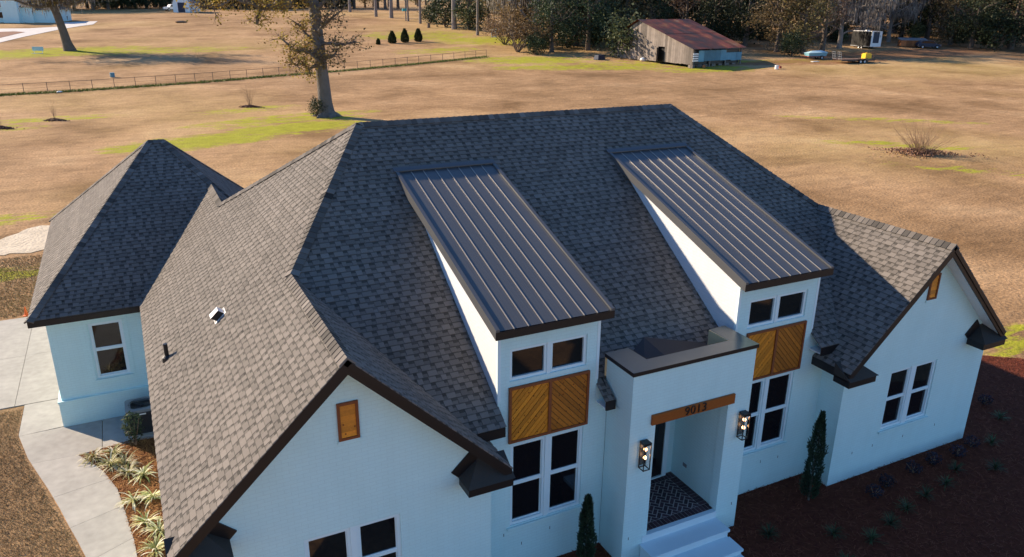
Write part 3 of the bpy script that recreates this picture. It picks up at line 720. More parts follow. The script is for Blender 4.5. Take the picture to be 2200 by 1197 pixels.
# rake boards, soffits and cornice returns of the two front gables
def rakes(xa, xc, xb, ztop):
    for (x0, z0), (x1, z1) in (((xa, zl), (xc, ztop)), ((xb, zl), (xc, ztop))):
        MB().prism([(x0, yr-.01, z0-.235), (x1, yr-.01, z1-.255), (x1, yr-.01, z1-.012), (x0, yr-.01, z0-.012)] if x0 < x1 else [(x1, yr-.01, z1-.255), (x0, yr-.01, z0-.235), (x0, yr-.01, z0-.012), (x1, yr-.01, z1-.012)], (0, .035, 0)).build('rake_board', MAT['fascia'], house)
        d = .03
        MB().prism([(x0, yr+.026, z0-.19), (x1, yr+.026, z1-.21), (x1, yw, z1-.21), (x0, yw, z0-.19)], (0, 0, d)).build('rake_soffit', MAT['soffit'], house)
    for x0, sg in ((xa, 1), (xb, -1)):
        L0 = .84; o = MB()
        a, b = sorted((x0-sg*.01, x0+sg*L0)); zt = zl-.16
        o.box(a, yr-.05, zt-.17, b, yw, zt); ret = o.build('cornice_return', MAT['fascia'], house)
        xi, xo = x0+sg*(L0+.03), x0-sg*.03
        P = [Vector((xo, yr-.09, zt)), Vector((xi, yr-.09, zt)), Vector((xi, yw, zt)), Vector((xo, yw, zt)), Vector((xi-sg*.40, yw, zt+.30)), Vector((xo, yw, zt+.30))]
        m = MB(); m.add(P, [(0, 1, 4, 5), (1, 2, 4), (0, 5, 3), (0, 3, 2, 1)], [.16, .12, .12, .1]); m.build('return_roof', MAT['shingle'], ret)
        m = MB(); m.prism([(xi-sg*.02, yw-.03, zt-.02), (xi-sg*.38, yw-.03, zt+.30), (xi-sg*.24, yw-.03, zt+.46), (xi+sg*.12, yw-.03, zt+.12)], (0, .028, 0)); m.build('flashing', MAT['fascia'], ret)
rakes(xl, xm, xre, zrl); rakes(rwl, xrm, rwr, zrw)
# wooden gable louvres
def louvre(xc, z0, z1, hw, y):
    f = MB(); t = .045
    f.box(xc-hw, y-.035, z0, xc-hw+t, y, z1).box(xc+hw-t, y-.035, z0, xc+hw, y, z1).box(xc-hw+t, y-.035, z1-t, xc+hw-t, y, z1).box(xc-hw+t, y-.035, z0, xc+hw-t, y, z0+t)
    o = f.build('gable_louvre', MAT['woodframe'], house); n = 6; h = (z1-z0-2*t)/n
    for i in range(n):
        a = z0+t+i*h
        MB().prism([(xc-hw+t, y-.022, a+.004), (xc+hw-t, y-.022, a+.004), (xc+hw-t, y-.008, a+h-.004), (xc-hw+t, y-.008, a+h-.004)], (0, .02, 0)).build('slat', MAT['woodL'], o)
    MB().box(xc-hw-.02, y-.03, z0-.06, xc+hw+.02, y, z0-.003).build('sill', MAT['brick'], o)
louvre(2.475, 4.38, 5.05, .17, yw); louvre(16.38, 4.46, 5.10, .16, yw)

# dormers
def dormer(x0, x1, wx0, wx1, sd):
    top = lambda y: zd+sD*(y-yd)
    und = lambda y: top(y)-.13
    ya = (und(0)-Fz(0))/(sF-sD)
    for xx in (wx0, wx1-.04):
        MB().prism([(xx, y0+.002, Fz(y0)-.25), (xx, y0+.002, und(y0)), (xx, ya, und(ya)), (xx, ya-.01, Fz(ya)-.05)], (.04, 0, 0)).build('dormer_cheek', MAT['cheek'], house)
    # corner boards
    Each('corner_board', MAT['trim']).box(wx0-.008, y0-.012, Fz(y0)+.1, wx0+.055, y0+.05, und(y0)-.02).box(wx1-.055, y0-.012, Fz(y0)+.1, wx1+.008, y0+.05, und(y0)-.02)
    r = MB().prism([(x0+.02, yd+.02, top(yd)-.10), (x1-.02, yd+.02, top(yd)-.10), (x1-.02, yt, top(yt)-.10), (x0+.02, yt, top(yt)-.10)], (0, 0, .09)).build('dormer_roof', MAT['fascia'], house)
    n = 8; a0, a1 = x0+.06, x1-.06; pw = (a1-a0)/n
    def pt(x, y, h): return (x, y, top(y)+h)
    for i in range(n):
        m = MB(); xa, xb = a0+i*pw, a0+(i+1)*pw
        prof = [(xa, 0), (xa+pw*.30, 0), (xa+pw*.33, .0006), (xa+pw*.37, .0006), (xa+pw*.40, 0), (xa+pw*.60, 0), (xa+pw*.63, .0006), (xa+pw*.67, .0006), (xa+pw*.70, 0), (xb, 0)]
        V = [pt(x, yd-.015, h) for x, h in prof]+[pt(x, yt, h) for x, h in prof]; k = len(prof)
        m.add(V, [(j, j+1, k+j+1, k+j) for j in range(k-1)]); m.build('metal_pan', MAT['metal'], r)
        if i:
            q = MB(); q.prism([pt(xa-.007, yd-.02, -.005), pt(xa+.007, yd-.02, -.005), pt(xa+.007, yt-.06, -.005), pt(xa-.007, yt-.06, -.005)], (0, 0, .021)); q.build('standing_seam', MAT['seam'], r)
    for xa, xb in ((x0-.015, x0+.06), (x1-.06, x1+.015)):
        MB().prism([pt(xa, yd-.03, -.16), pt(xb, yd-.03, -.16), pt(xb, yt-.02, -.16), pt(xa, yt-.02, -.16)], (0, 0, .20)).build('rake_trim', MAT['metal'], r)
    MB().box(x0-.02, yd-.036, top(yd)-.168, x1+.02, yd-.031, top(yd)-.016).build('eave_fascia', MAT['fascia'], r)
    # cap flashing at the top
    MB().prism([pt(x0-.05, yt-.07, .036), pt(x1+.015, yt-.07, .036), (x1+.015, yt+.05, Fz(yt+.05)+.040), (x0-.05, yt+.05, Fz(yt+.05)+.040)], (0, 0, .014)).build('cap_flashing', MAT['metal'], r)
    # chevron boards between the windows
dormer(D1[0], D1[1], 5.41, 7.58, 1); dormer(D2[0], D2[1], 11.03, 13.35, 2)
def panel(x0, x1, z0, z1, seed):
    rng = random.Random(seed); y = y0-.004; t = .05; xm_ = (x0+x1)/2
    f = MB(); f.box(x0, y-.045, z0, x0+t, y, z1).box(x1-t, y-.045, z0, x1, y, z1).box(x0+t, y-.045, z1-t, x1-t, y, z1).box(x0+t, y-.045, z0, x1-t, y, z0+t).box(xm_-.03, y-.047, z0+t, xm_+.03, y, z1-t)
    o = f.build('chevron_panel', MAT['woodframe'], house)
    MB().box(x0+.01, y-.005, z0+.01, x1-.01, y-.001, z1-.01).build('backing_board', MAT['black'], o)
    for a, b, sg, mat in ((x0+t, xm_-.03, 1, 'woodL'), (xm_+.03, x1-t, -1, 'woodR')):
        d = Vector((math.cos(math.radians(47)), 0, math.sin(math.radians(47))*sg)); nn = Vector((-d.z, 0, d.x)); wd = .088
        c0 = Vector(((a+b)/2, 0, (z0+z1)/2)); k = -14
        rect = [(a, z0+t), (b, z0+t), (b, z1-t), (a, z1-t)]
        while k < 14:
            lo, hi = k*wd+.005, (k+1)*wd-.005
            # clip the opening to the strip lo..hi measured across the boards
            P = [((p[0]-c0.x)*d.x+(p[1]-c0.z)*d.z, (p[0]-c0.x)*nn.x+(p[1]-c0.z)*nn.z) for p in rect]
            q = clip_rect(P, -9, 9, lo, hi)
            if len(q) >= 3 and area(q) > .0008:
                pts = [(c0.x+p[0]*d.x+p[1]*nn.x, y-.006-rng.random()*.006, c0.z+p[0]*d.z+p[1]*nn.z) for p in q]
                yy = pts[0][1]; pts = [(p[0], yy-.012, p[2]) for p in pts]
                MB().prism(pts, (0, .012, 0)).build('board', MAT[mat], o)
            k += 1
panel(5.63, 7.375, 3.07, 4.255, 5); panel(11.36, 13.10, 3.07, 4.265, 6)

# porch
py, px0, px1, pz = 10.51, 7.84, 10.86, 4.40
ox0, ox1, oz0, oz1 = 8.44, 10.27, .55, 3.24
p = MB(); wall_front(p, px0, px1, 0, pz, py, [(ox0, ox1, oz0, oz1)], depth=.22)
p.add([(px0, py, 0), (px0, y0+.1, 0), (px0, 11.42, pz), (px0, py, pz)], [(0, 1, 2, 3)]); p.add([(px1, py, 0), (px1, y0+.1, 0), (px1, 11.42, pz), (px1, py, pz)], [(3, 2, 1, 0)])
p.box(px0, 10.9, 3.5, px1, 11.5, 3.52)
p.build('porch_wall', MAT['brick'], house)
i_ = MB(); i_.add([(10.30, py+.22, .6), (10.30, 12.13, .6), (10.30, 12.13, 3.5), (10.30, py+.22, 3.5)], [(3, 2, 1, 0)]); i_.add([(8.30, py+.22, .6), (8.30, 12.13, .6), (8.30, 12.13, 3.5), (8.30, py+.22, 3.5)], [(0, 1, 2, 3)])
i_.add([(8.3, 12.13, .6), (10.3, 12.13, .6), (10.3, 12.13, 3.5), (8.3, 12.13, 3.5)], [(0, 1, 2, 3)]); i_.add([(8.3, py+.22, 3.5), (10.3, py+.22, 3.5), (10.3, 12.13, 3.5), (8.3, 12.13, 3.5)], [(0, 1, 2, 3)])
i_.add([(8.3, py+.22, 3.24), (10.3, py+.22, 3.24), (10.3, py+.22, 3.5), (8.3, py+.22, 3.5)], [(3, 2, 1, 0)])
i_.build('porch_lining', MAT['brick'], house)
dr = MB().box(8.62, 12.09, .64, 9.98, 12.125, 2.95).build('front_door', MAT['doordark'], house)
MB().box(8.80, 12.075, .9, 9.26, 12.089, 2.75).build('pane', MAT['glass'], dr); MB().box(9.34, 12.075, .9, 9.80, 12.089, 2.75).build('pane', MAT['glass'], dr)
MB().box(9.98, 12.06, .6, 10.10, 12.128, 3.07).box(8.50, 12.06, .6, 8.62, 12.128, 3.07).box(8.62, 12.06, 2.95, 9.98, 12.128, 3.07).box(8.62, 12.05, .6, 9.98, 12.128, .64).build('door_casing', MAT['trim'], dr)
MB().box(10.285, 11.60, 1.02, 10.299, 11.72, 1.10).build('outlet_cover', MAT['grey'], house)
# coping and what lies behind the parapet
MB().box(px0-.04, py-.04, pz-.01, px1+.02, py-.018, pz+.07).box(px0-.04, py-.018, pz-.01, px0-.018, 11.45, pz+.07).box(px1, py-.018, pz-.01, px1+.02, 11.52, pz+.07).build('coping_drip', MAT['fascia'], house)
MB().add([(px0-.04, py-.04, pz+.072), (px1+.02, py-.04, pz+.072), (10.46, 10.90, pz+.055), (8.40, 10.90, pz+.055), (px0-.04, 11.45, pz+.072), (8.37, 11.49, pz+.055), (px1+.02, 11.52, pz+.072), (10.46, 11.52, pz+.055)], [(0, 1, 2, 3), (0, 3, 5, 4), (1, 6, 7, 2)]).build('coping', MAT['coping'], house)
MB().box(8.37, 10.88, 4.0, 8.40, 11.48, pz+.05).box(8.40, 10.88, 4.0, 10.46, 10.905, pz+.05).build('parapet_back', MAT['fascia'], house)
MB().box(10.44, 10.905, 4.0, 10.47, 11.5, pz+.05).box(10.47, 11.47, 4.1, 10.86, 11.50, pz-.01).build('parapet_sheathing', MAT['tan'], house)
MB().box(px0-.028, 11.425, 3.98, 8.37, 11.452, pz-.012).build('parapet_sheathing', MAT['tan'], house)
MB().add([(8.38, 10.9, 4.06), (10.46, 10.9, 4.06), (10.46, 11.6, Fz(11.6)+.03), (9.1, 11.95, Fz(11.95)+.04), (8.3, 11.55, Fz(11.55)+.03), (9.15, 10.9, 4.16)], [(0, 5, 3, 4), (5, 1, 2, 3)]).build('cricket', MAT['membrane'], house)
MB().prism([(7.72, yF, zF-.21), (7.72, yF, zF+.0), (7.72, 11.44, Fz(11.44)+.02), (7.72, 11.44, Fz(11.44)-.19)], (.025, 0, 0)).build('barge_board', MAT['fascia'], house)
# stained lintel with the house number
lin = MB().box(8.32, py-.05, 3.235, 10.39, py+.06, 3.45).build('lintel_beam', MAT['beam'], house)
cu = bpy.data.curves.new('number', 'FONT'); cu.body = '9013'; cu.size = .27; cu.extrude = .006; cu.align_x = 'CENTER'; cu.align_y = 'CENTER'; cu.space_character = 1.06; cu.resolution_u = 4
to = bpy.data.objects.new('number_tmp', cu); COL.objects.link(to); bpy.context.view_layer.update()
me = bpy.data.meshes.new_from_object(to.evaluated_get(bpy.context.evaluated_depsgraph_get())); bpy.data.objects.remove(to)
me.materials.clear(); me.materials.append(MAT['black'])
no = bpy.data.objects.new('house_number', me); link(no, lin); no.location = Vector((9.375, py-.058, 3.345))-HX; no.rotation_euler = (math.pi/2, 0, 0)
no['label'] = 'black house number 9013 on the wooden beam'
# brick floor of the porch
fl = MB().box(8.31, py+.105, .45, 10.29, 12.12, .5965).build('porch_floor', MAT['mortar'], house)
rng = random.Random(9)
fx0, fx1, fy0, fy1 = 8.32, 10.285, py+.10, 12.11
def brick_at(poly):
    MB().prism([(p[0], p[1], .575) for p in poly], (0, 0, .025+rng.uniform(-.001, .003)), rng.random()).build('brick', MAT['floorbrick'], fl)
bw, bl = .092, .20
n = int((fx1-fx0)/bw); st = (fx1-fx0)/n
for i in range(n):
    a = fx0+i*st
    brick_at([(a+.005, fy0, 0), (a+st-.005, fy0, 0), (a+st-.005, fy0+bl-.01, 0), (a+.005, fy0+bl-.01, 0)])
    brick_at([(a+.005, fy1-bl+.01, 0), (a+st-.005, fy1-bl+.01, 0), (a+st-.005, fy1, 0), (a+.005, fy1, 0)])
n = int((fy1-fy0-2*bl)/bw); st = (fy1-fy0-2*bl)/n
for i in range(n):
    a = fy0+bl+i*st
    for xa, xb in ((fx0, fx0+bl-.01), (fx1-bl+.01, fx1)):
        brick_at([(xa, a+.005, 0), (xb, a+.005, 0), (xb, a+st-.005, 0), (xa, a+st-.005, 0)])
ix0, ix1, iy0, iy1 = fx0+bl, fx1-bl, fy0+bl, fy1-bl
hb = .098; r2 = math.sqrt(.5); cx0, cy0 = (ix0+ix1)/2, (iy0+iy1)/2
def rot45(a, b): return (cx0+(a-b)*r2, cy0+(a+b)*r2)
for i in range(-16, 17):
    for j in range(-16, 17):
        m_ = (i-j) % 4
        if m_ == 0: rc = (i, j, i+2, j+1)
        elif m_ == 3 and True: rc = (i, j, i+1, j+2) if ((i-j) % 4) == 3 else None
        else: continue
        g_ = .115
        q = [rot45(*c_) for c_ in (((rc[0]+g_)*hb, (rc[1]+g_)*hb), ((rc[2]-g_)*hb, (rc[1]+g_)*hb), ((rc[2]-g_)*hb, (rc[3]-g_)*hb), ((rc[0]+g_)*hb, (rc[3]-g_)*hb))]
        q = clip_rect(q, ix0+.004, ix1-.004, iy0+.004, iy1-.004)
        if len(q) >= 3 and area(q) > .0006: brick_at([(a, b, 0) for a, b in q])
# white threshold and steps
st_ = MB(); st_.box(8.33, py-.01, .30, 10.28, py+.10, .592); st_.build('threshold', MAT['stepconc'], house)
MB().box(8.30, 10.08, 0, 10.27, py-.012, .42).box(8.27, 10.05, .36, 10.30, py-.012, .421).build('step', MAT['stepconc'], house)
MB().box(8.30, 9.64, 0, 10.27, 10.078, .235).box(8.27, 9.61, .18, 10.30, 10.048, .236).build('step', MAT['stepconc'], house)
MB().box(8.30, 9.2, 0, 10.27, 9.638, .10).build('step', MAT['stepconc'], house)
# weep holes in the brick
for (x, z, y) in ((5.55, .95, y0), (5.95, .62, y0), (6.6, .78, y0), (7.3, .6, y0), (11.6, .75, y0), (12.3, .74, y0), (12.85, .72, y0), (7.98, .62, py), (10.7, .62, py), (14.6, .72, yw), (15.3, .74, yw), (16.4, .72, yw), (17.6, .74, yw)):
    MB().box(x, y-.004, z, x+.012, y+.002, z+.065).build('weep_hole', MAT['black'], house)
# roof penetrations
def on_left(x, y): return Vector((x, y, zl+sL*(x-xl)))
b0 = on_left(1.18, 15.86); Vl = Vector(vx(sL)); nl = Vector((0, -1, 0)).cross(Vl)
rv = MB(); a = []
ux = Vector((0, -1, 0)); c0 = b0+nl*.012
rv.obox(c0, ux, Vl, nl, .15, .16, .004)
V = [c0+ux*i*.11+Vl*(-.10)+nl*.006 for i in (-1, 1)]+[c0+ux*i*.11+Vl*.12+nl*.006 for i in (1, -1)]
T = [c0+ux*i*.11+Vl*(-.13)+nl*.14 for i in (-1, 1)]+[c0+ux*i*.11+Vl*.09+nl*.14 for i in (1, -1)]
rv.add(V+T, [(4, 5, 6, 7), (2, 3, 7, 6), (3, 0, 4, 7)]); rvo = rv.build('roof_vent', MAT['white'], house)
MB().add([V[1], V[2], T[2], T[1], V[0], T[0]], [(0, 1, 2, 3), (4, 0, 3, 5)]).build('vent_mouth', MAT['black'], rvo)
pp = on_left(.075, 16.6); MB().tube([pp-Vector((0, 0, .1)), pp+Vector((0, 0, .34))], .045, 12).lathe((pp.x, pp.y, pp.z-.02), [(.11, -.05), (.10, .05), (.05, .10)], 12).build('vent_pipe', MAT['black'], house)

# ------------------------------------------------------------------ wall lanterns
def lantern(x, z0, z1, label):
    t = thing('wall_lantern', label, 'lantern', (x, py, z0), 'lanterns beside the porch opening')
    h = .075; y1 = py-.03; yc = py-.03-h
    f = MB(); r = .008
    for sx_ in (-1, 1):
        for yy in (y1-2*h, y1): f.box(x+sx_*h-r, yy-r, z0, x+sx_*h+r, yy+r, z1)
    for zz in (z0, z1-.05):
        f.box(x-h-r, y1-2*h-r, zz, x+h+r, y1-2*h+r, zz+2*r).box(x-h-r, y1-r, zz, x+h+r, y1+r, zz+2*r).box(x-h-r, y1-2*h, zz, x-h+r, y1, zz+2*r).box(x+h-r, y1-2*h, zz, x+h+r, y1, zz+2*r)
    f.build('frame', MAT['black'], t)
    MB().box(x-h-.006, y1-2*h-.006, z1-.05, x+h+.006, y1+.006, z1).build('cap', MAT['black'], t)
    MB().box(x-.055, py-.03, z0+.05, x+.055, py-.001, z1-.03).build('back_plate', MAT['black'], t)
    m = MB().tube([(x, yc, z1-.05), (x, yc, z1-.13)], .018, 10).tube([(x, yc, z0+.14), (x, yc, z0+.22)], .018, 10).tube([(x, py-.02, z0+.16), (x, yc, z0+.16)], .008, 6); m.build('socket', MAT['black'], t)
    for zz in (z1-.165, z0+.255):
        MB().lathe((x, yc, zz), [(.004, -.038), (.024, -.03), (.034, -.008), (.033, .010), (.020, .030), (.008, .040)], 14).build('bulb', MAT['bulb'], t, smooth=True)
    for a in ((x-h, y1-2*h, x+h, y1-2*h), (x-h, y1-2*h, x-h, y1), (x+h, y1-2*h, x+h, y1)):
        MB().box(min(a[0], a[2])-.001, min(a[1], a[3])-.001, z0+.016, max(a[0], a[2])+.001, max(a[1], a[3])+.001, z1-.05).build('glass_side', MAT['clear'], t)
lantern(8.16, 2.34, 2.95, 'black box lantern with two lit bulbs left of the porch opening')
lantern(10.665, 2.37, 2.98, 'black box lantern with two lit bulbs right of the porch opening')

# ------------------------------------------------------------------ air conditioner
def ac():
    cx, cy, hw, h = -.72, 20.62, .37, .76
    t = thing('air_conditioner', 'charcoal outdoor air conditioner unit with round fan beside the garage wall', 'air conditioner', (cx, cy, .035))
    def rr(hw, r, n=5):
        P = []
        for sx_, sy_, a0 in ((1, 1, 0), (-1, 1, 90), (-1, -1, 180), (1, -1, 270)):
            for k in range(n):
                a = math.radians(a0+90*k/(n-1)); P.append((cx+sx_*(hw-r)+r*math.cos(a), cy+sy_*(hw-r)+r*math.sin(a)))
        return P
    P = rr(hw, .10); MB().prism([(a, b, .06) for a, b in P], (0, 0, h-.12)).build('casing', MAT['acmetal'], t)
    lo = MB()
    for k in range(16):
        z = .14+k*.036
        Q = rr(hw+.008, .10); lo.prism([(a, b, z) for a, b in Q], (0, 0, .012))
    lo.build('louvre_band', MAT['acmetal'], t)
    # top rim with round opening
    m = MB(); Q = rr(hw+.012, .11, 7); n = len(Q); R = .31
    In = [(cx+R*math.cos(math.atan2(b-cy, a-cx)), cy+R*math.sin(math.atan2(b-cy, a-cx))) for a, b in Q]
    V = [(a, b, h) for a, b in Q]+[(a, b, h+.01) for a, b in In]+[(a, b, h-.07) for a, b in Q]+[(a, b, h-.05) for a, b in In]
    m.add(V, [(i, (i+1) % n, n+(i+1) % n, n+i) for i in range(n)]+[(2*n+i, 2*n+(i+1) % n, (i+1) % n, i) for i in range(n)]+[(n+i, n+(i+1) % n, 3*n+(i+1) % n, 3*n+i) for i in range(n)])
    m.build('top_rim', MAT['acgrey'], t)
    MB().lathe((cx, cy, h-.058), [(.31, 0), (.31, .004)], 24).build('fan_well', MAT['black'], t)
    f = MB()
    for k in range(3):
        a = 2*math.pi*k/3; d = Vector((math.cos(a), math.sin(a), 0)); s2_ = Vector((-d.y, d.x, .25))
        f.prism([Vector((cx, cy, h-.04))+d*.05-s2_*.04, Vector((cx, cy, h-.04))+d*.27-s2_*.10, Vector((cx, cy, h-.04))+d*.27+s2_*.10, Vector((cx, cy, h-.04))+d*.05+s2_*.04], (0, 0, .005))
    f.lathe((cx, cy, h-.045), [(.075, 0), (.07, .04)], 14).build('fan', MAT['acmetal'], t)
    w_ = MB()
    for r_ in (.06, .12, .18, .24, .30):
        w_.tube([(cx+r_*math.cos(a*math.pi/12), cy+r_*math.sin(a*math.pi/12), h+.012) for a in range(25)], .003, 4, cap=False)
    for k in range(8):
        a = k*math.pi/4; w_.tube([(cx, cy, h+.014), (cx+.31*math.cos(a), cy+.31*math.sin(a), h+.014)], .003, 4)
    w_.build('grille', MAT['black'], t)
    MB().box(cx-.06, cy-hw-.012, .62, cx+.10, cy-hw-.009, .66).build('badge', MAT['white'], t)
    MB().box(cx-.47, cy-.47, .0, cx+.47, cy+.47, .062).build('pad', MAT['concrete'], t)
ac()

# ------------------------------------------------------------------ plants round the house
def rotz(P, a): c_, s_ = math.cos(a), math.sin(a); return np.stack([P[..., 0]*c_-P[..., 1]*s_, P[..., 0]*s_+P[..., 1]*c_, P[..., 2]], -1)
def strap_clump(name, nb, length, width, seed, mat, loc, label, cat, group, droop=1.0, parent=None, seg=5, part='leaf'):
    rng = np.random.default_rng(seed); Q = []; T = []
    t = thing(name, label, cat, loc, group)
    for b in range(nb):
        a = rng.uniform(0, 2*math.pi); L_ = length*rng.uniform(.6, 1.1); el = rng.uniform(.5, 1.45); w_ = width*rng.uniform(.7, 1.2)
        p = np.array([rng.normal(0, .02), rng.normal(0, .02), 0.]); pts = [p.copy()]; e_ = el
        for k in range(seg):
            p = p+np.array([math.cos(e_), 0, math.sin(e_)])*L_/seg; pts.append(p.copy()); e_ -= droop*rng.uniform(.25, .5)
        pts = np.array(pts); ws = w_*np.array([.7, 1, 1, .85, .5, .06])[:seg+1]
        tn = rng.uniform(.1, 1)
        for k in range(seg):
            q = np.array([[pts[k][0], -ws[k]/2, pts[k][2]], [pts[k+1][0], -ws[k+1]/2, pts[k+1][2]], [pts[k+1][0], ws[k+1]/2, pts[k+1][2]], [pts[k][0], ws[k]/2, pts[k][2]]])
            q = rotz(q, a); q[:, 2] = np.maximum(q[:, 2], .012); Q.append(q); T.append(min(1, max(0, tn+.10*k-.2)))
    Q = np.array(Q)+np.array(loc)[None, None]
    o = quads('foliage', Q, T, mat, t); return t
spots = [((-1.92, 19.52), 'variegated strap leaf clump at the bed corner beside the concrete walk'), ((-1.47, 19.50), 'variegated strap leaf clump just left of the green leafy shrub'),
         ((-1.55, 18.98), 'variegated strap leaf clump second from the bed corner along the walk'), ((-1.22, 18.85), 'pale strap leaf clump just below the green leafy shrub'),
         ((-1.17, 18.38), 'variegated strap leaf clump fifth in from the bed corner'), ((-.84, 18.15), 'wide arching strap leaf clump close to the roof edge'),
         ((-1.08, 17.15), 'variegated strap leaf clump midway down the left bed'), ((-.68, 17.10), 'strap leaf clump half hidden under the roof edge midway down'),
         ((-.86, 16.15), 'large arching strap leaf clump low in the left bed'), ((-.62, 15.75), 'strap leaf clump under the roof edge above the lowest one'), ((-.72, 15.10), 'lowest strap leaf clump in the left bed near the picture edge')]
for i, ((x, y), lab) in enumerate(spots):
    strap_clump('strap_leaf_plant', 46, .52, .030, 100+i, MAT['blade'], (x, y, .016), lab, 'plant', 'strap leaf plants in the left bed')
def leafy(name, loc, label, cat, group, n, R, zc, leaf, mat, seed, stems=6, hgt=1.0):
    rng = np.random.default_rng(seed); t = thing(name, label, cat, loc, group)
    P = rng.normal(0, 1, (n, 3)); P /= np.linalg.norm(P, axis=1)[:, None]; P *= rng.uniform(.25, 1, (n, 1))**.5
    P = P*np.array(R)+np.array([0, 0, zc])
    a = rng.normal(0, 1, (n, 3)); a /= np.linalg.norm(a, axis=1)[:, None]; b = np.cross(a, rng.normal(0, 1, (n, 3))); b /= np.linalg.norm(b, axis=1)[:, None]
    L_ = leaf*rng.uniform(.6, 1.2, (n, 1))
    Q = np.stack([P-a*L_, P+b*L_*.4, P+a*L_, P-b*L_*.4], 1)+np.array(loc)[None, None]
    T = np.clip(.3+.5*(P[:, 2]-zc)/R[2]+rng.normal(0, .2, n), 0, 1)
    m = MB(); rr = random.Random(seed)
    for k in range(stems):
        e_ = (loc[0]+rr.uniform(-.7, .7)*R[0], loc[1]+rr.uniform(-.7, .7)*R[1], loc[2]+zc+rr.uniform(-.3, .8)*R[2])
        m.tube([loc, ((loc[0]+e_[0])/2+rr.uniform(-.03, .03), (loc[1]+e_[1])/2, (loc[2]+e_[2])/2), e_], [.012, .009, .004], 5)
    m.build('stems', MAT['twig'], t); quads('foliage', Q, T, mat, t); return t
leafy('leafy_shrub', (-.95, 19.75, .016), 'upright green leafy shrub in front of the air conditioner', 'shrub', None, 520, (.26, .26, .46), .58, .045, MAT['leaf_green'], 7)
def cypress(loc, h, r, seed, label):
    rng = np.random.default_rng(seed); t = thing('columnar_evergreen', label, 'shrub', loc, 'columnar evergreens by the front wall'); n = 5200
    z = rng.uniform(.03, 1, n)**.9; lump = 1+.22*np.sin(z*19+seed)*np.sin(z*7+1)
    prof = r*np.minimum(1, np.minimum(z*6+.45, (1.02-z)*2.2)**.75)*lump
    a = rng.uniform(0, 2*math.pi, n); rad = prof*rng.uniform(.35, 1, n)**.6*(1+.18*np.sin(3*a+z*9))
    P = np.stack([rad*np.cos(a), rad*np.sin(a), z*h], 1)
    d = np.stack([np.cos(a)*.45, np.sin(a)*.45, np.ones(n)], 1)+rng.normal(0, .22, (n, 3)); d /= np.linalg.norm(d, axis=1)[:, None]
    s_ = np.cross(d, rng.normal(0, 1, (n, 3))); s_ /= np.linalg.norm(s_, axis=1)[:, None]; L_ = rng.uniform(.05, .11, (n, 1))
    Q = np.stack([P, P+d*L_*.55+s_*.011, P+d*L_, P+d*L_*.55-s_*.011], 1)+np.array(loc)[None, None]
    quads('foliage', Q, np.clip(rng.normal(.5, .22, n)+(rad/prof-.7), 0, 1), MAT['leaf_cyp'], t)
    MB().tube([loc, (loc[0], loc[1], loc[2]+h*.8)], [.03, .01], 6).build('stem', MAT['bark'], t)
cypress((7.12, 10.75, .012), 1.75, .15, 3, 'columnar evergreen below the window left of the porch')
cypress((13.10, 10.48, .012), 2.3, .175, 5, 'taller columnar evergreen between the porch and right gable')
dn = [(19.4, 10.15), (18.3, 9.35), (17.35, 9.75), (16.55, 9.45), (15.7, 9.35), (14.85, 9.2), (14.05, 9.0), (13.2, 8.8), (12.1, 8.5), (11.3, 9.9), (20.9, 10.9), (12.6, 9.3)]
ordw = ['first', 'second', 'third', 'fourth', 'fifth', 'sixth', 'seventh', 'eighth', 'ninth', 'tenth', 'eleventh', 'twelfth']
order = sorted(dn, key=lambda q: -q[0])
for i, (x, y) in enumerate(order):
    strap_clump('border_grass', 70, .30, .012, 300+i, MAT['tuft'], (x, y, .012), 'dark green grass tuft in the shaded front bed, %s counting from the right' % ordw[i], 'plant', 'grass tufts in the front bed', droop=.9, seg=3)
dp = [(20.3, 12.1), (18.75, 10.75+.0), (18.0, 10.15), (17.1, 10.2), (16.3, 10.15), (15.2, 10.05), (14.6, 9.9), (21.3, 11.6)]
order = sorted(dp, key=lambda q: -q[0])
for i, (x, y) in enumerate(order):
    leafy('purple_shrub', (x, y if not (13.8 < x < 19.1 and y > 10.5) else 10.3, .012), 'low dark purple shrub along the right gable wall, %s counting from the right' % ordw[i], 'shrub', 'purple shrubs in the front bed', 240, (.21, .21, .15), .17, .035, MAT['purple'], 400+i, 4)

# needles strewn over the beds, dry grass blades on the near lawn
def in_poly(x, y, P):
    c_ = False; n = len(P); j = n-1
    for i in range(n):
        if (P[i][1] > y) != (P[j][1] > y) and x < (P[j][0]-P[i][0])*(y-P[i][1])/(P[j][1]-P[i][1])+P[i][0]: c_ = not c_
        j = i
    return c_
def scatter(poly, n, seed, avoid=()):
    rng = np.random.default_rng(seed); xs = [p[0] for p in poly]; ys = [p[1] for p in poly]; out = []
    while len(out) < n:
        for x, y in zip(rng.uniform(min(xs), max(xs), 4000), rng.uniform(min(ys), max(ys), 4000)):
            if in_poly(x, y, poly) and not any(a0 < x < a1 and b0 < y < b1 for a0, b0, a1, b1 in avoid): out.append((x, y))
            if len(out) >= n: break
    return np.array(out)
def needles(poly, n, seed, name, avoid=(), lo=.05, hi=.17, w_=.005):
    rng = np.random.default_rng(seed); xy = scatter(poly, n, seed, avoid); a = rng.uniform(0, 2*math.pi, n); L_ = rng.uniform(lo, hi, n)/2; tz = rng.normal(0, .18, n)
    d = np.stack([np.cos(a)*L_, np.sin(a)*L_, tz*L_], 1); s_ = np.stack([-np.sin(a)*w_, np.cos(a)*w_, np.zeros(n)], 1)
    c_ = np.concatenate([xy, (.025+rng.uniform(0, .035, n))[:, None]], 1)
    Q = np.stack([c_-d-s_, c_+d-s_, c_+d+s_, c_-d+s_], 1)
    tag(quads(name, Q, rng.uniform(0, 1, n), MAT['needle']), 'loose brown pine needles covering the planting bed', 'mulch', kind='stuff')
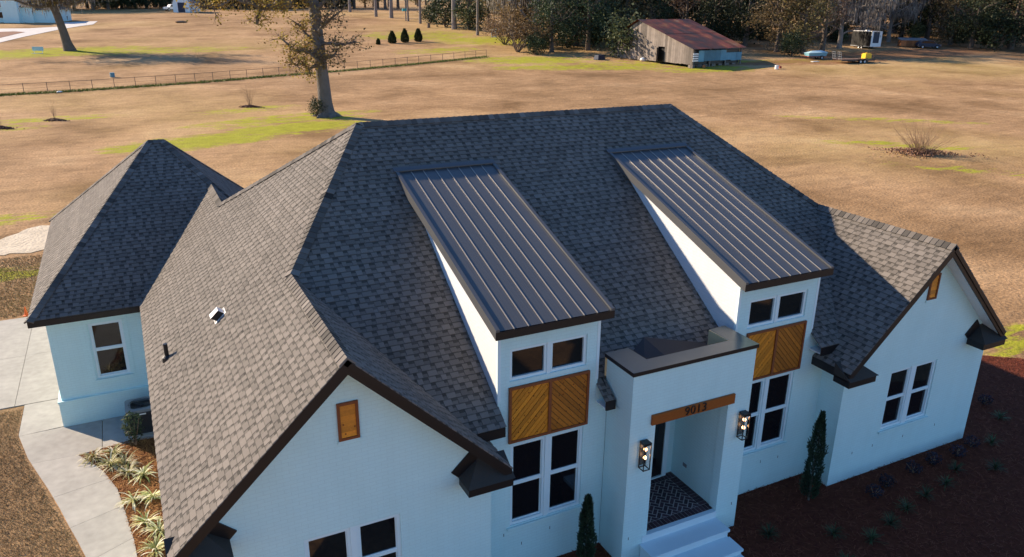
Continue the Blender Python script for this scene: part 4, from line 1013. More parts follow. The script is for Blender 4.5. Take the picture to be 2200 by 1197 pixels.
houseboxes = ((4.97, 11.34, 13.91, 30), (13.91, 10.68, 18.97, 30), (7.84, 10.5, 10.86, 30), (8.27, 9.2, 10.3, 11))
needles(LEFT_BED, 13000, 21, 'pine_needles'); needles(FRONT_BED, 22000, 22, 'pine_needles', houseboxes)
def blades(poly, n, seed, name, mat, label, hlo, hhi, w_, avoid=()):
    rng = np.random.default_rng(seed); xy = scatter(poly, n, seed, avoid); a = rng.uniform(0, 2*math.pi, n); h_ = rng.uniform(hlo, hhi, n)
    zz = np.array([gz(x, y) for x, y in xy])
    c_ = np.concatenate([xy, zz[:, None]], 1); s_ = np.stack([np.cos(a)*w_, np.sin(a)*w_, np.zeros(n)], 1)
    tip = c_+np.stack([rng.normal(0, .6, n)*h_, rng.normal(0, .6, n)*h_, h_], 1)
    tag(quads(name, np.stack([c_-s_, c_+s_, tip], 1), np.clip(rng.normal(.5, .25, n), 0, 1), mat), label, 'grass', kind='stuff')
LAWN = [(-9, 23.2), (-3.78, 23.2), (-3.78, 21.6), (-3.46, 20.2), (-2.95, 18.5), (-2.45, 16.8), (-2.08, 15.5), (-1.95, 14), (-9, 14)]
blades(LAWN, 62000, 31, 'lawn_grass', MAT['drygrass'], 'short dormant brown grass of the near lawn', .04, .095, .007)
blades([(-7, 31), (-2.9, 31), (-2.9, 38.8), (-8, 38.8)], 16000, 32, 'lawn_grass', MAT['drygrass'], 'short dormant brown grass beyond the driveway', .04, .09, .012)
#blades([(19.1, 16), (22, 15), (25, 13.7), (32, 14), (60, 26), (62, 46), (40, 46), (22, 34)], 60000, 33, 'field_grass', MAT['drygrass'], 'dry grass of the field right of the house', .05, .12, .022)
#blades([(-12, 45), (4, 33), (24, 30), (40, 46), (60, 46), (66, 72), (20, 80), (-16, 80)], 60000, 34, 'field_grass', MAT['drygrass'], 'dry grass of the field behind the house', .06, .15, .035, ((-3, 21, 19, 32),))

# ------------------------------------------------------------------ trees
def lthing(name, label, cat, loc, group=None, rz=0):
    t = thing(name, label, cat, loc, group, rz); OFF[t.name] = Vector((0, 0, 0)); return t
def leaf_cloud(rng, C, s, per, leaf, flat=.8, hang=0):
    """leaf quads in clumps round the centres C"""
    n = len(C)*per; P = np.repeat(C, per, 0)+rng.normal(0, 1, (n, 3))*np.repeat(s, per)[:, None]*np.array([1, 1, flat])
    a = rng.normal(0, 1, (n, 3)); a[:, 2] *= .6; a /= np.linalg.norm(a, axis=1)[:, None]
    b = np.cross(a, rng.normal(0, 1, (n, 3))); b /= np.linalg.norm(b, axis=1)[:, None]
    L_ = leaf*rng.uniform(.5, 1.2, (n, 1))
    if hang:
        a = np.stack([rng.normal(0, .08, n), rng.normal(0, .08, n), -np.ones(n)], 1); b = np.stack([np.cos(P[:, 0]*50), np.sin(P[:, 0]*50), np.zeros(n)], 1)
        H_ = hang*rng.uniform(.3, 1.3, (n, 1))
        return np.stack([P-b*L_*.5, P+b*L_*.5, P+a*H_*.6+b*L_*.35, P+a*H_], 1)
    return np.stack([P-a*L_*.6, P+b*L_*.45, P+a*L_*.6, P-b*L_*.45], 1)
def grow(mb, p, d, L_, r, depth, rr, tips, n=6, up=.1, spread=.75):
    pts = [p]; rad = [r]; k = 3
    for i in range(k):
        d = (d+Vector((rr.gauss(0, .22), rr.gauss(0, .22), rr.gauss(up*.5, .14)))).normalized()
        p = p+d*(L_/k); pts.append(p); rad.append(r*(1-.42*(i+1)/k))
    mb.tube(pts, rad, max(3, n), cap=False); tips.append((p, depth))
    if depth <= 0: return
    for c_ in range(rr.choice((2, 3))):
        q = pts[rr.choice((1, 2, 3, 3))]; a = rr.uniform(0, 2*math.pi)
        nd = (d+Vector((math.cos(a)*spread, math.sin(a)*spread, rr.uniform(-.1, .5)*up*4))).normalized()
        grow(mb, q, nd, L_*rr.uniform(.6, .8), r*.52, depth-1, rr, tips, n-1, up, spread)
PROTO = {}
def proto(kind, seed, loc, label, group, rz, sc):
    """first tree of a variant is built, later ones are copies with the same parts"""
    key = (kind, seed)
    if key in PROTO: return dup(PROTO[key], loc, rz, sc, label, group)
    rng = np.random.default_rng(seed*7+len(kind)); rr = random.Random(seed*13+len(kind))
    nm = {'evergreen': 'evergreen_tree', 'olive': 'oak_tree', 'brown': 'bare_tree', 'moss': 'mossy_oak_tree', 'pine': 'pine_tree', 'bush': 'evergreen_bush', 'scrub': 'scrub_bush'}[kind]
    t = lthing(nm, label, 'tree' if kind not in ('bush', 'scrub') else 'bush', loc, group, rz); t.scale = (sc, sc, sc) if not hasattr(sc, '__len__') else sc
    mb = MB(); tips = []
    def ell(n, R, zc, lo=.45):
        P = rng.normal(0, 1, (n, 3)); P /= np.linalg.norm(P, axis=1)[:, None]; P *= rng.uniform(lo, 1, (n, 1)); P = P*np.array(R)+np.array([0, 0, zc]); P[:, 2] = np.maximum(P[:, 2], .3); return P
    if kind in ('evergreen', 'olive'):
        mb.tube([(0, 0, -.4), (.1, 0, 2), (.2, .1, 5), (.1, .2, 9)], [.55, .42, .34, .18], 9)
        for i in range(7):
            a = i*.9+rr.random(); grow(mb, Vector((.1, .05, 1.8+i*.9)), Vector((math.cos(a), math.sin(a), .35)), 3.2, .17, 2, rr, tips, 6, .15)
        C = ell(95, (5.2, 5.2, 6.4), 7.0); s = rng.uniform(.55, 1.15, len(C)); Q = leaf_cloud(rng, C, s, 52, .34)
        ct = rng.normal(.5, .2, len(C)); T = np.repeat(ct, 52)+rng.normal(0, .16, len(Q))
        if kind == 'olive': keep = rng.random(len(Q)) < .75; Q, T = Q[keep], T[keep]
        mat = 'leaf_dark' if kind == 'evergreen' else 'leaf_olive'
    elif kind in ('brown', 'moss'):
        mb.tube([(0, 0, -.4), (.1, .1, 2.5), (-.1, .2, 5.5), (.2, 0, 10)], [.6, .45, .36, .2], 9)
        for i in range(9):
            a = i*2.4+rr.random(); grow(mb, Vector((.05, .1, 2.6+i*.95)), Vector((math.cos(a), math.sin(a), .55)), 4.0, .20, 3, rr, tips, 6, .16, .85)
        C = np.array([p for p, d in tips if d <= 1]); per = 16 if kind == 'moss' else 22; s = rng.uniform(.3, .7, len(C))
        if kind == 'moss': Q = leaf_cloud(rng, C, s, per, .16, 1.0, hang=1.3)
        else: Q = leaf_cloud(rng, C, s, per, .22)
        T = np.repeat(rng.normal(.5, .2, len(C)), per)+rng.normal(0, .16, len(Q)); mat = 'leaf_moss' if kind == 'moss' else 'leaf_brown'
    elif kind == 'pine':
        mb.tube([(0, 0, -.5), (.05, .0, 6), (.2, .1, 14), (.1, .2, 24)], [.50, .40, .33, .10], 10)
        for i in range(14):
            a = i*2.4; z = 12+i*.85; grow(mb, Vector((.15, .1, z)), Vector((math.cos(a), math.sin(a), .2)), 2.6, .09, 1, rr, tips, 5, .1)
        C = np.array([p for p, d in tips]); s = rng.uniform(.4, .8, len(C)); Q = leaf_cloud(rng, C, s, 40, .30, .6); T = np.repeat(rng.normal(.5, .2, len(C)), 40)+rng.normal(0, .15, len(Q)); mat = 'leaf_olive' if seed % 2 else 'leaf_dark'
    elif kind == 'bush':
        for i in range(6):
            a = i*1.05; grow(mb, Vector((0, 0, -.1)), Vector((math.cos(a)*.5, math.sin(a)*.5, 1)), 1.3, .07, 1, rr, tips, 5)
        C = ell(46, (1.7, 1.7, 1.75), 1.75); s = rng.uniform(.25, .5, len(C)); Q = leaf_cloud(rng, C, s, 50, .20); T = np.repeat(rng.normal(.5, .2, len(C)), 50)+rng.normal(0, .16, len(Q)); mat = 'leaf_dark' if seed % 2 else 'leaf_green'
    else:
        for i in range(12):
            a = i*.55; grow(mb, Vector((0, 0, -.1)), Vector((math.cos(a)*.6, math.sin(a)*.6, 1)), 1.6, .05, 2, rr, tips, 4, .1)
        C = np.array([p for p, d in tips]); s = rng.uniform(.2, .4, len(C)); Q = leaf_cloud(rng, C, s, 16, .15); T = np.repeat(rng.normal(.5, .2, len(C)), 16)+rng.normal(0, .16, len(Q)); mat = 'leaf_olive' if seed % 2 else 'leaf_brown'
    mb.build('trunk' if kind not in ('bush', 'scrub') else 'stems', MAT['barkpale' if kind in ('moss', 'pine') else 'bark'], t)
    quads('crown', Q, np.clip(T, 0, 1), MAT[mat], t)
    PROTO[key] = t; return t
# the front of the wood, tree by tree: (u, v of the foot, kind, seed, scale, label)
FRONT_ROW = [
    (752, 26, 'pine', 1, 1.0, 'pine trunk at the far left of the wood, beside the big field tree'), (808, 36, 'pine', 2, .95, 'slim pine trunk, second from the left along the wood edge'),
    (841, 39, 'pine', 1, 1.15, 'thick pine trunk standing behind the first round shrub'), (877, 46, 'pine', 2, .6, 'thin pine trunk left of the dark stump'), (903, 51, 'pine', 1, .75, 'slender pine trunk just behind the three round shrubs'),
    (976, 63, 'pine', 3, 1.25, 'thick pale pine trunk left of the white wooden frame'), (1026, 76, 'pine', 2, .7, 'thin pale trunk beside the white wooden frame'),
    (957, 58, 'bush', 1, 2.2, 'tall dark evergreen bush left of the thick pale trunk'), (1008, 64, 'bush', 2, 2.0, 'yellow green bush between the thick pale trunk and the thin one'), (925, 50, 'bush', 4, 1.5, 'smaller grey green bush behind the stump'),
    (1112, 112, 'scrub', 1, 2.4, 'thin twiggy tree at the corner where the fence ends'), (1085, 96, 'scrub', 2, 2.0, 'brown twiggy tree behind the fence end'), (1150, 117, 'bush', 3, 1.1, 'low dark bush at the foot of the twiggy corner tree'),
    (1185, 112, 'evergreen', 1, .85, 'dark evergreen tree right of the twiggy corner tree'), (1237, 98, 'brown', 1, 1.0, 'vine covered brown trunk rising from the dark evergreens'), (1262, 108, 'evergreen', 2, .95, 'dark evergreen tree left of the navy tub'),
    (1350, 124, 'bush', 2, 2.2, 'light green bush crowding the left side of the barn'), (1382, 122, 'scrub', 3, 1.1, 'dry brown scrub beside the barn wall'), (1312, 104, 'evergreen', 1, .7, 'dark evergreen tree behind the light green barn bush'),
    (1402, 127, 'bush', 4, 1.15, 'rounded grey green bush against the barn wall left of its door'), (1372, 126, 'bush', 2, 1.5, 'middle light green bush between the tall bush and the barn wall'),
    (1395, 88, 'evergreen', 3, .9, 'dark evergreen tree behind the left end of the barn'), (1470, 84, 'brown', 2, 1.0, 'bare brown tree behind the barn ridge'), (1530, 90, 'evergreen', 2, 1.0, 'dark evergreen tree behind the middle of the barn roof'), (1600, 98, 'evergreen', 1, 1.0, 'dark evergreen tree off the right end of the barn'),
    (1668, 112, 'olive', 1, 1.0, 'broad olive brown oak right of the barn'), (1722, 116, 'olive', 2, .95, 'olive brown oak behind the pale blue cart'), (1700, 121, 'bush', 1, 1.2, 'dark bush low under the olive brown oak'), (1765, 112, 'brown', 1, .95, 'bare brown tree right of the pale blue cart'),
    (1802, 104, 'moss', 1, 1.0, 'grey mossy oak behind the flatbed trailer'), (1850, 92, 'moss', 2, 1.05, 'grey mossy oak overhanging the black and white trailer'), (1908, 90, 'moss', 1, .8, 'small mossy oak right of the black and white trailer'),
    (1935, 84, 'evergreen', 3, 1.0, 'dark evergreen tree left of the low wooden shed'), (1990, 86, 'brown', 2, 1.0, 'bare brown tree behind the low wooden shed'), (2040, 97, 'olive', 1, .9, 'olive oak right of the parked dark car'),
    (2085, 104, 'evergreen', 1, .95, 'dark evergreen tree with leaves to the ground near the right edge'), (2135, 108, 'bush', 1, 2.3, 'large dark bush near the right edge of the wood'), (2170, 106, 'brown', 1, 1.1, 'bare pale limbed tree at the right edge of the wood'), (2215, 110, 'evergreen', 2, 1.0, 'dark evergreen tree at the right picture edge')]
rw = random.Random(77)
for u, v, k, sd, sc, lab in FRONT_ROW:
    proto(k, sd, at(u, v), lab, None, rw.uniform(0, 6.28), sc*rw.uniform(.95, 1.05))
def vb(u):
    K = [(700, 20), (1000, 55), (1150, 108), (1320, 98), (1600, 92), (1790, 96), (1930, 84), (2060, 96), (2400, 112)]
    for (a, p_), (b, q_) in zip(K, K[1:]):
        if a <= u <= b: return p_+(q_-p_)*(u-a)/(b-a)
    return 100
kinds = [('evergreen', 1), ('olive', 2), ('olive', 2), ('brown', 1), ('brown', 2), ('evergreen', 3), ('moss', 2), ('brown', 2), ('olive', 1)]
wl_ = {'evergreen': 'dark evergreen tree deep in the wood behind the front row', 'olive': 'olive brown oak deep in the wood behind the front row', 'brown': 'bare brown tree deep in the wood behind the front row', 'moss': 'grey mossy oak deep in the wood behind the front row', 'pine': 'tall pine deep in the wood behind the front row'}
for i in range(86):
    u = 1000+1330*((i+rw.random())/86); v = max(14, vb(u)-rw.uniform(6, 52)); k, sd = rw.choice(kinds)
    proto(k, sd, at(u, v), wl_[k], k+' trees deep in the wood', rw.uniform(0, 6.28), rw.uniform(.95, 1.5))
for i in range(22):
    u = 700+330*((i+rw.random())/22); v = rw.uniform(10, 22); k, sd = rw.choice(kinds[:6])
    proto(k, sd, at(u, v), wl_[k]+' left of the pale trunk', k+' trees far behind the pines', rw.uniform(0, 6.28), rw.uniform(.9, 1.3))
for i in range(34):
    u = 225+530*((i+rw.random())/34); v = rw.uniform(14.5, 18.5); k, sd = rw.choice([('evergreen', 1), ('evergreen', 2), ('evergreen', 3), ('olive', 1), ('brown', 1)])
    proto(k, sd, at(u, v), wl_[k].split(' deep')[0]+' in the far tree line beyond the white shed', k+' trees of the far tree line', rw.uniform(0, 6.28), rw.uniform(.8, 1.2))
for i in range(14):
    u = -60+300*((i+rw.random())/14); v = rw.uniform(17, 24); k, sd = rw.choice([('evergreen', 1), ('evergreen', 2), ('olive', 1)])
    proto(k, sd, at(u, v), wl_[k].split(' deep')[0]+' far behind the neighbouring white house', k+' trees behind the neighbouring house', rw.uniform(0, 6.28), rw.uniform(.9, 1.2))
for i in range(34):
    u = 200+560*((i+rw.random())/34)
    proto('bush', rw.choice((1, 3, 2)), at(u, rw.uniform(17.5, 20)), 'dark bush in the hedge below the far tree line', 'far hedge bushes', rw.uniform(0, 6.28), rw.uniform(1.0, 1.6))
for i in range(26):
    u = 1120+1100*((i+rw.random())/26); v = vb(u)+rw.uniform(-8, 3); sd = rw.choice((1, 2, 3, 4))
    proto('bush', sd, at(u, v), 'low bush in the dark undergrowth along the wood edge', 'undergrowth bushes', rw.uniform(0, 6.28), rw.uniform(.7, 1.3))

# big half bare tree in the field behind the house
def big_tree():
    base = at(703, 250); t = thing('field_tree', 'large half bare tree with yellow leaves in the field behind the house', 'tree', base)
    k = .0478; R = Vector((math.cos(YAW), -math.sin(YAW), 0)); D = Vector((math.sin(YAW), math.cos(YAW), 0))
    def W(u, v, d=0): return base+R*((u-703)*k)+D*d+Vector((0, 0, (250-v)*k*1.03))
    rr = random.Random(5); rng = np.random.default_rng(5)
    tr = MB(); tr.tube([W(703, 262), W(703, 248), W(702, 240), W(701, 225), W(700, 190), W(698, 150), W(696, 110), W(694, 70), W(692, 40), W(690, 5), W(693, -60), W(688, -140)], [1.15, 1.0, .80, .70, .62, .58, .56, .55, .52, .42, .30, .10], 12)
    for a in range(6): tr.tube([W(703, 244)+R*.2*math.cos(a), W(703, 247)+R*.9*math.cos(a*1.05)+D*.9*math.sin(a*1.05), W(703, 251)+R*1.5*math.cos(a*1.05)+D*1.5*math.sin(a*1.05)], [.35, .28, .08], 6)
    tr.build('trunk', MAT['barkdark'], t, smooth=True)
    limbs = [([(692, 40, 0), (680, 30, -.4), (668, 20, -.8), (656, 24, -1.2), (650, 40, -1.4), (640, 45, -1.5), (628, 41, -1.8), (612, 46, -2), (600, 48, -2), (594, 62, -2), (590, 76, -2)], .40),
             ([(600, 48, -2), (588, 38, -2.4), (570, 36, -2.6), (555, 28, -2.8), (540, 40, -3), (520, 46, -3.2), (500, 38, -3.4), (478, 28, -3.6)], .17),
             ([(628, 41, -1.8), (640, 30, -2.4), (620, 22, -2.8), (605, 20, -3), (585, 8, -3.2), (560, -4, -3.4)], .18), ([(555, 28, -2.8), (530, 15, -2), (505, 5, -1.5), (480, -10, -1)], .10),
             ([(692, 30, 0), (672, 5, .6), (650, -25, 1.2), (610, -55, 1.8), (560, -75, 2)], .36), ([(692, 10, 0), (715, -25, -.8), (745, -55, -1.2), (780, -75, -2)], .34),
             ([(700, 160, 0), (690, 150, -.5), (678, 158, -.9), (668, 147, -1.2), (655, 150, -1.4), (645, 142, -1.6)], .16), ([(697, 135, 0), (685, 128, -.6), (672, 122, -1.0), (655, 122, -1.3), (645, 112, -1.5), (632, 100, -1.7)], .20),
             ([(697, 128, 0), (688, 110, .5), (668, 95, .9), (655, 80, 1.2), (640, 70, 1.4)], .17), ([(699, 140, 0), (712, 136, -.5), (724, 134, -.9), (734, 128, -1.1), (738, 118, -1.2)], .20), ([(698, 112, 0), (712, 110, -.6), (728, 110, -.9), (745, 112, -1.1), (762, 108, -1.3), (778, 104, -1.5)], .15),
             ([(695, 85, 0), (715, 75, -.6), (735, 60, -1.0), (755, 48, -1.4)], .16), ([(694, 55, 0), (712, 38, -.6), (730, 22, -1), (742, 2, -1.2)], .2), ([(700, 100, 0), (705, 85, -1.2), (718, 72, -1.7), (728, 60, -2)], .12), ([(698, 150, 0), (704, 146, -1), (690, 130, -1.8), (676, 118, -2.2)], .12)]
    lm = MB(); tw = MB(); C = []; col = []
    for pts, r in limbs:
        P = [W(*p) for p in pts]; n = len(P); lm.tube(P, [r*1.25*(1-.72*i/(n-1)) for i in range(n)], 7, cap=False)
        dens = 7 if pts[-1][0] < 660 else 6
        for i in range(1, n):
            for j in range(dens):
                f = rr.random(); q = P[i-1].lerp(P[i], f)
                if i < n*.4 and rr.random() < .5: continue
                d = Vector((rr.gauss(0, 1), rr.gauss(0, 1), rr.gauss(.15, .8))).normalized(); L_ = rr.uniform(.5, 1.7)
                m = q+d*L_*.5+Vector((0, 0, rr.gauss(0, .1))); e = m+(d+Vector((rr.gauss(0, .5), rr.gauss(0, .5), rr.gauss(0, .4)))).normalized()*L_*.5
                tw.tube([q, m, e], [.045, .03, .012], 3, cap=False)
                for z_ in range(2):
                    e2 = m.lerp(e, rr.random())+Vector((rr.gauss(0, .4), rr.gauss(0, .4), rr.gauss(0, .3))); tw.tube([m, e2], [.025, .010], 3, cap=False)
                    u_ = 703+(e2-base).dot(R)/k; C.append(e2); col.append(u_)
                C.append(e); col.append(703+(e-base).dot(R)/k)
    lm.build('limbs', MAT['barkdark'], t, smooth=True); tw.build('twigs', MAT['bark'], t)
    C = np.array(C); col = np.array(col); yel = col < 692
    for sel, per, mat, nm in ((yel, 6, 'leaf_yellow', 'leaves'), (~yel, 4, 'leaf_olive', 'dry_leaves')):
        c_ = C[sel]; Q = leaf_cloud(rng, c_, np.full(len(c_), .30), per, .21); T = np.clip(np.repeat(rng.normal(.55, .25, len(c_)), per)+rng.normal(0, .15, len(Q)), 0, 1); quads(nm, Q, T, MAT[mat], t)
    proto('bush', 1, at(684, 251), 'small dark bush at the foot of the big field tree', None, .4, .55)
big_tree()
# mossy tree with the green patch on the left
def moss_tree():
    base = at(148, 109); t = thing('mossy_tree', 'leaning tree hung with grey moss over the green grass patch', 'tree', base)
    k = (base-Vector((0, 0, CAMZ))).length/F_PX*.985; R = Vector((math.cos(YAW), -math.sin(YAW), 0)); D = Vector((math.sin(YAW), math.cos(YAW), 0)); rr = random.Random(8); rng = np.random.default_rng(8)
    def W(u, v, d=0): return base+R*((u-148)*k)+D*d+Vector((0, 0, (109-v)*k))
    tr = MB(); tr.tube([W(150, 114), W(150, 108), W(147, 95), W(144, 75), W(139, 50), W(133, 28), W(128, 5), W(124, -30), W(130, -80)], [1.35, 1.05, .78, .68, .62, .56, .48, .36, .12], 11)
    tr.build('trunk', MAT['bark'], t, smooth=True)
    lm = MB(); tips = []
    L_ = [([(136, 38, 0), (118, 30, 1.5), (98, 20, 3), (60, 10, 4), (15, 8, 4)], .26), ([(134, 30, 0), (155, 14, 2), (185, 8, 3), (225, 6, 4), (250, 8, 4)], .24), ([(133, 30, 0), (115, 34, -1), (95, 28, -2), (75, 18, -3), (50, 14, -3)], .34), ([(132, 26, 0), (150, 24, -1), (170, 30, -2), (195, 26, -2.5), (215, 16, -3), (240, 12, -3)], .32), ([(128, 5, 0), (105, -8, -2), (75, -15, -4), (35, -12, -5), (5, 0, -6)], .30), ([(127, 5, 0), (160, -10, -2), (200, -15, -3), (235, -8, -3)], .28), ([(130, 10, 0), (140, -5, 3), (120, -20, 6)], .25), ([(128, 0, 0), (90, -40, 1), (40, -50, 0)], .3), ([(126, -10, 0), (170, -45, 1), (215, -50, 0)], .3)]
    for pts, r in L_:
        P = [W(*p) for p in pts]; n = len(P); lm.tube(P, [r*(1-.7*i/(n-1)) for i in range(n)], 6, cap=False)
        for i in range(1, n):
            for j in range(5):
                q = P[i-1].lerp(P[i], rr.random()); a = rr.uniform(0, 6.28); grow(lm, q, Vector((math.cos(a), math.sin(a), .3)), rr.uniform(1.6, 3.2), .07, 1, rr, tips, 4, .12, .8)
    lm.build('limbs', MAT['bark'], t)
    C = np.array([p for p, d in tips]); C = C[rng.random(len(C)) < .7]; rep_ = 9
    Q = leaf_cloud(rng, C, np.full(len(C), .95), rep_, .14, .9, hang=1.05); quads('moss', Q, np.clip(np.repeat(rng.normal(.45, .2, len(C)), rep_)+rng.normal(0, .15, len(Q)), 0, 1), MAT['leaf_moss'], t)
    Q = leaf_cloud(rng, C, np.full(len(C), .8), 14, .30); quads('leaves', Q, np.clip(rng.normal(.5, .25, len(Q)), 0, 1), MAT['leaf_olive'], t)
moss_tree()
# bare bushes in the field
def bare_bush(loc, h, spread, n, seed, label, mound=0):
    rr = random.Random(seed); t = thing('bare_bush', label, 'bush', loc); m = MB()
    for i in range(n):
        a = rr.uniform(0, 6.28); e = rr.uniform(.15, 1); p = Vector(loc)+Vector((rr.gauss(0, spread*.07), rr.gauss(0, spread*.07), 0)); d = Vector((math.cos(a)*spread/h*e, math.sin(a)*spread/h*e, 1)).normalized(); L_ = h*rr.uniform(.5, 1.05)
        q = p; pts = [p]
        for s_ in range(4):
            d = (d+Vector((rr.gauss(0, .13), rr.gauss(0, .13), .04))).normalized(); q = q+d*L_/4; pts.append(q)
        r0 = h*.0042*rr.uniform(.6, 1.3); m.tube(pts, [r0, r0*.8, r0*.6, r0*.4, r0*.2], 4, cap=False)
        for b in range(5):
            k = rr.choice((1, 2, 3)); s0 = pts[k].lerp(pts[k+1], rr.random()); dd = (d+Vector((rr.gauss(0, .6), rr.gauss(0, .6), rr.gauss(0, .3)))).normalized(); m.tube([s0, s0+dd*L_*rr.uniform(.12, .3)], [r0*.4, r0*.15], 3, cap=False)
    m.build('twigs', MAT['twig'], t)
    if mound:
        rng = np.random.default_rng(seed); n_ = 1700; a = rng.uniform(0, 6.28, n_); rd = np.abs(rng.normal(0, .42, n_))*(1+.35*np.sin(3*a+1)); P = np.stack([rd*np.cos(a)*mound*1.5, rd*np.sin(a)*mound*.8, np.maximum(.03, 1-rd**2)*rng.uniform(.1, .5, n_)*mound*.32+.03], 1); P = rotz(P, -.75)+np.array(loc)[None]
        aa = rng.normal(0, 1, (n_, 3)); aa /= np.linalg.norm(aa, axis=1)[:, None]; bb = np.cross(aa, rng.normal(0, 1, (n_, 3))); bb /= np.linalg.norm(bb, axis=1)[:, None]
        quads('leaf_litter', np.stack([P-aa*.09, P+bb*.05, P+aa*.09, P-bb*.05], 1), rng.uniform(.2, 1, n_), MAT['leaf_litter'], t)
bare_bush(at(1975, 332), 3.0, 4.4, 120, 1, 'wide bare bush over a heap of dead leaves in the right field', 2.5)
bare_bush(at(538, 230), 2.4, 1.2, 20, 2, 'bare bush left of the big field tree', .8)
bare_bush(at(118, 259), 2.0, .7, 12, 3, 'small bare bush with a dark clump in the left field', .7)
bare_bush(at(0, 276), 1.2, .8, 14, 4, 'dry bush cut by the left picture edge', .9)
bare_bush(at(425, 127), 2.0, .3, 5, 5, 'thin sapling beyond the fence')
bare_bush(at(791, 98), 1.0, .7, 12, 6, 'small dry tuft left of the three round shrubs')
# three clipped conifers
def conifer(loc, h, r, seed, label, group):
    rng = np.random.default_rng(seed); t = thing('conifer_shrub', label, 'shrub', loc, group); n = 1500; z = rng.uniform(0, 1, n); pr = r*np.minimum(1, np.minimum(z*5+.55, (1.03-z)*1.6)); a = rng.uniform(0, 6.28, n)
    P = np.stack([pr*np.cos(a), pr*np.sin(a), z*h], 1)*np.array([1, 1, 1])+rng.normal(0, .06, (n, 3)); d = np.stack([np.cos(a)*.6, np.sin(a)*.6, np.ones(n)], 1); d /= np.linalg.norm(d, axis=1)[:, None]; s_ = np.cross(d, rng.normal(0, 1, (n, 3))); s_ /= np.linalg.norm(s_, axis=1)[:, None]
    quads('foliage', np.stack([P, P+d*.15+s_*.09, P+d*.32, P+d*.15-s_*.09], 1)+np.array(loc)[None, None], np.clip(rng.normal(.5, .25, n), 0, 1), MAT['leaf_dark'], t)
    MB().tube([loc, (loc[0], loc[1], loc[2]+h*.7)], [.08, .03], 6).build('stem', MAT['bark'], t)
for i, (u, v, h) in enumerate(((843, 93, 2.1), (870, 91.5, 2.4), (899, 89.5, 2.3))):
    conifer(at(u, v), h, .62, 50+i, ('left', 'middle', 'right')[i]+' one of the three round conifers in the far field', 'three conifers in the far field')
conifer(at(813, 96), .85, .2, 60, 'tiny conifer left of the three round conifers', None)

# ------------------------------------------------------------------ fence
def fence():
    K = [(-60, 208.5), (0, 205), (200, 193), (420, 178), (600, 163), (740, 152), (900, 137), (1045, 122)]; P = [at(u, v) for u, v in K]
    t = thing('wire_fence', 'long wire fence with thin dark posts crossing the back field', 'fence', P[3]); acc = []; rr = random.Random(4)
    for a, b in zip(P, P[1:]):
        n = max(1, int((b-a).length/2.25))
        for i in range(n): acc.append(a.lerp(b, i/n))
    acc.append(P[-1])
    acc = [Vector((p.x, p.y, gz(p.x, p.y))) for p in acc]
    for p in acc: MB().tube([p-Vector((0, 0, .2)), p+Vector((rr.gauss(0, .02), rr.gauss(0, .02), 1.2))], .036, 6).build('post', MAT['oldfence'], t)
    for h, r in ((1.14, .022), (.62, .010), (.2, .010)):
        m = MB(); m.tube([p+Vector((0, 0, h+rr.gauss(0, .012))) for p in acc], r, 4); m.build('rail' if r > .02 else 'wire', MAT['oldfence'], t)
    rng = np.random.default_rng(9); n = 9000; idx = rng.integers(0, len(acc)-1, n); f = rng.random(n)
    A = np.array(acc); c_ = A[idx]*(1-f[:, None])+A[idx+1]*f[:, None]+np.stack([rng.normal(0, .1, n), rng.normal(-.35, .4, n), np.zeros(n)], 1); h_ = rng.uniform(.08, .30, n); a = rng.uniform(0, 6.28, n); s_ = np.stack([np.cos(a), np.sin(a), 0*a], 1)*.05
    tag(quads('weeds', np.stack([c_-s_, c_+s_, c_+np.stack([rng.normal(0, .1, n), rng.normal(0, .1, n), h_], 1)], 1), rng.random(n), MAT['weed']), 'green weeds growing along the foot of the wire fence', 'weeds', kind='stuff')

fence()

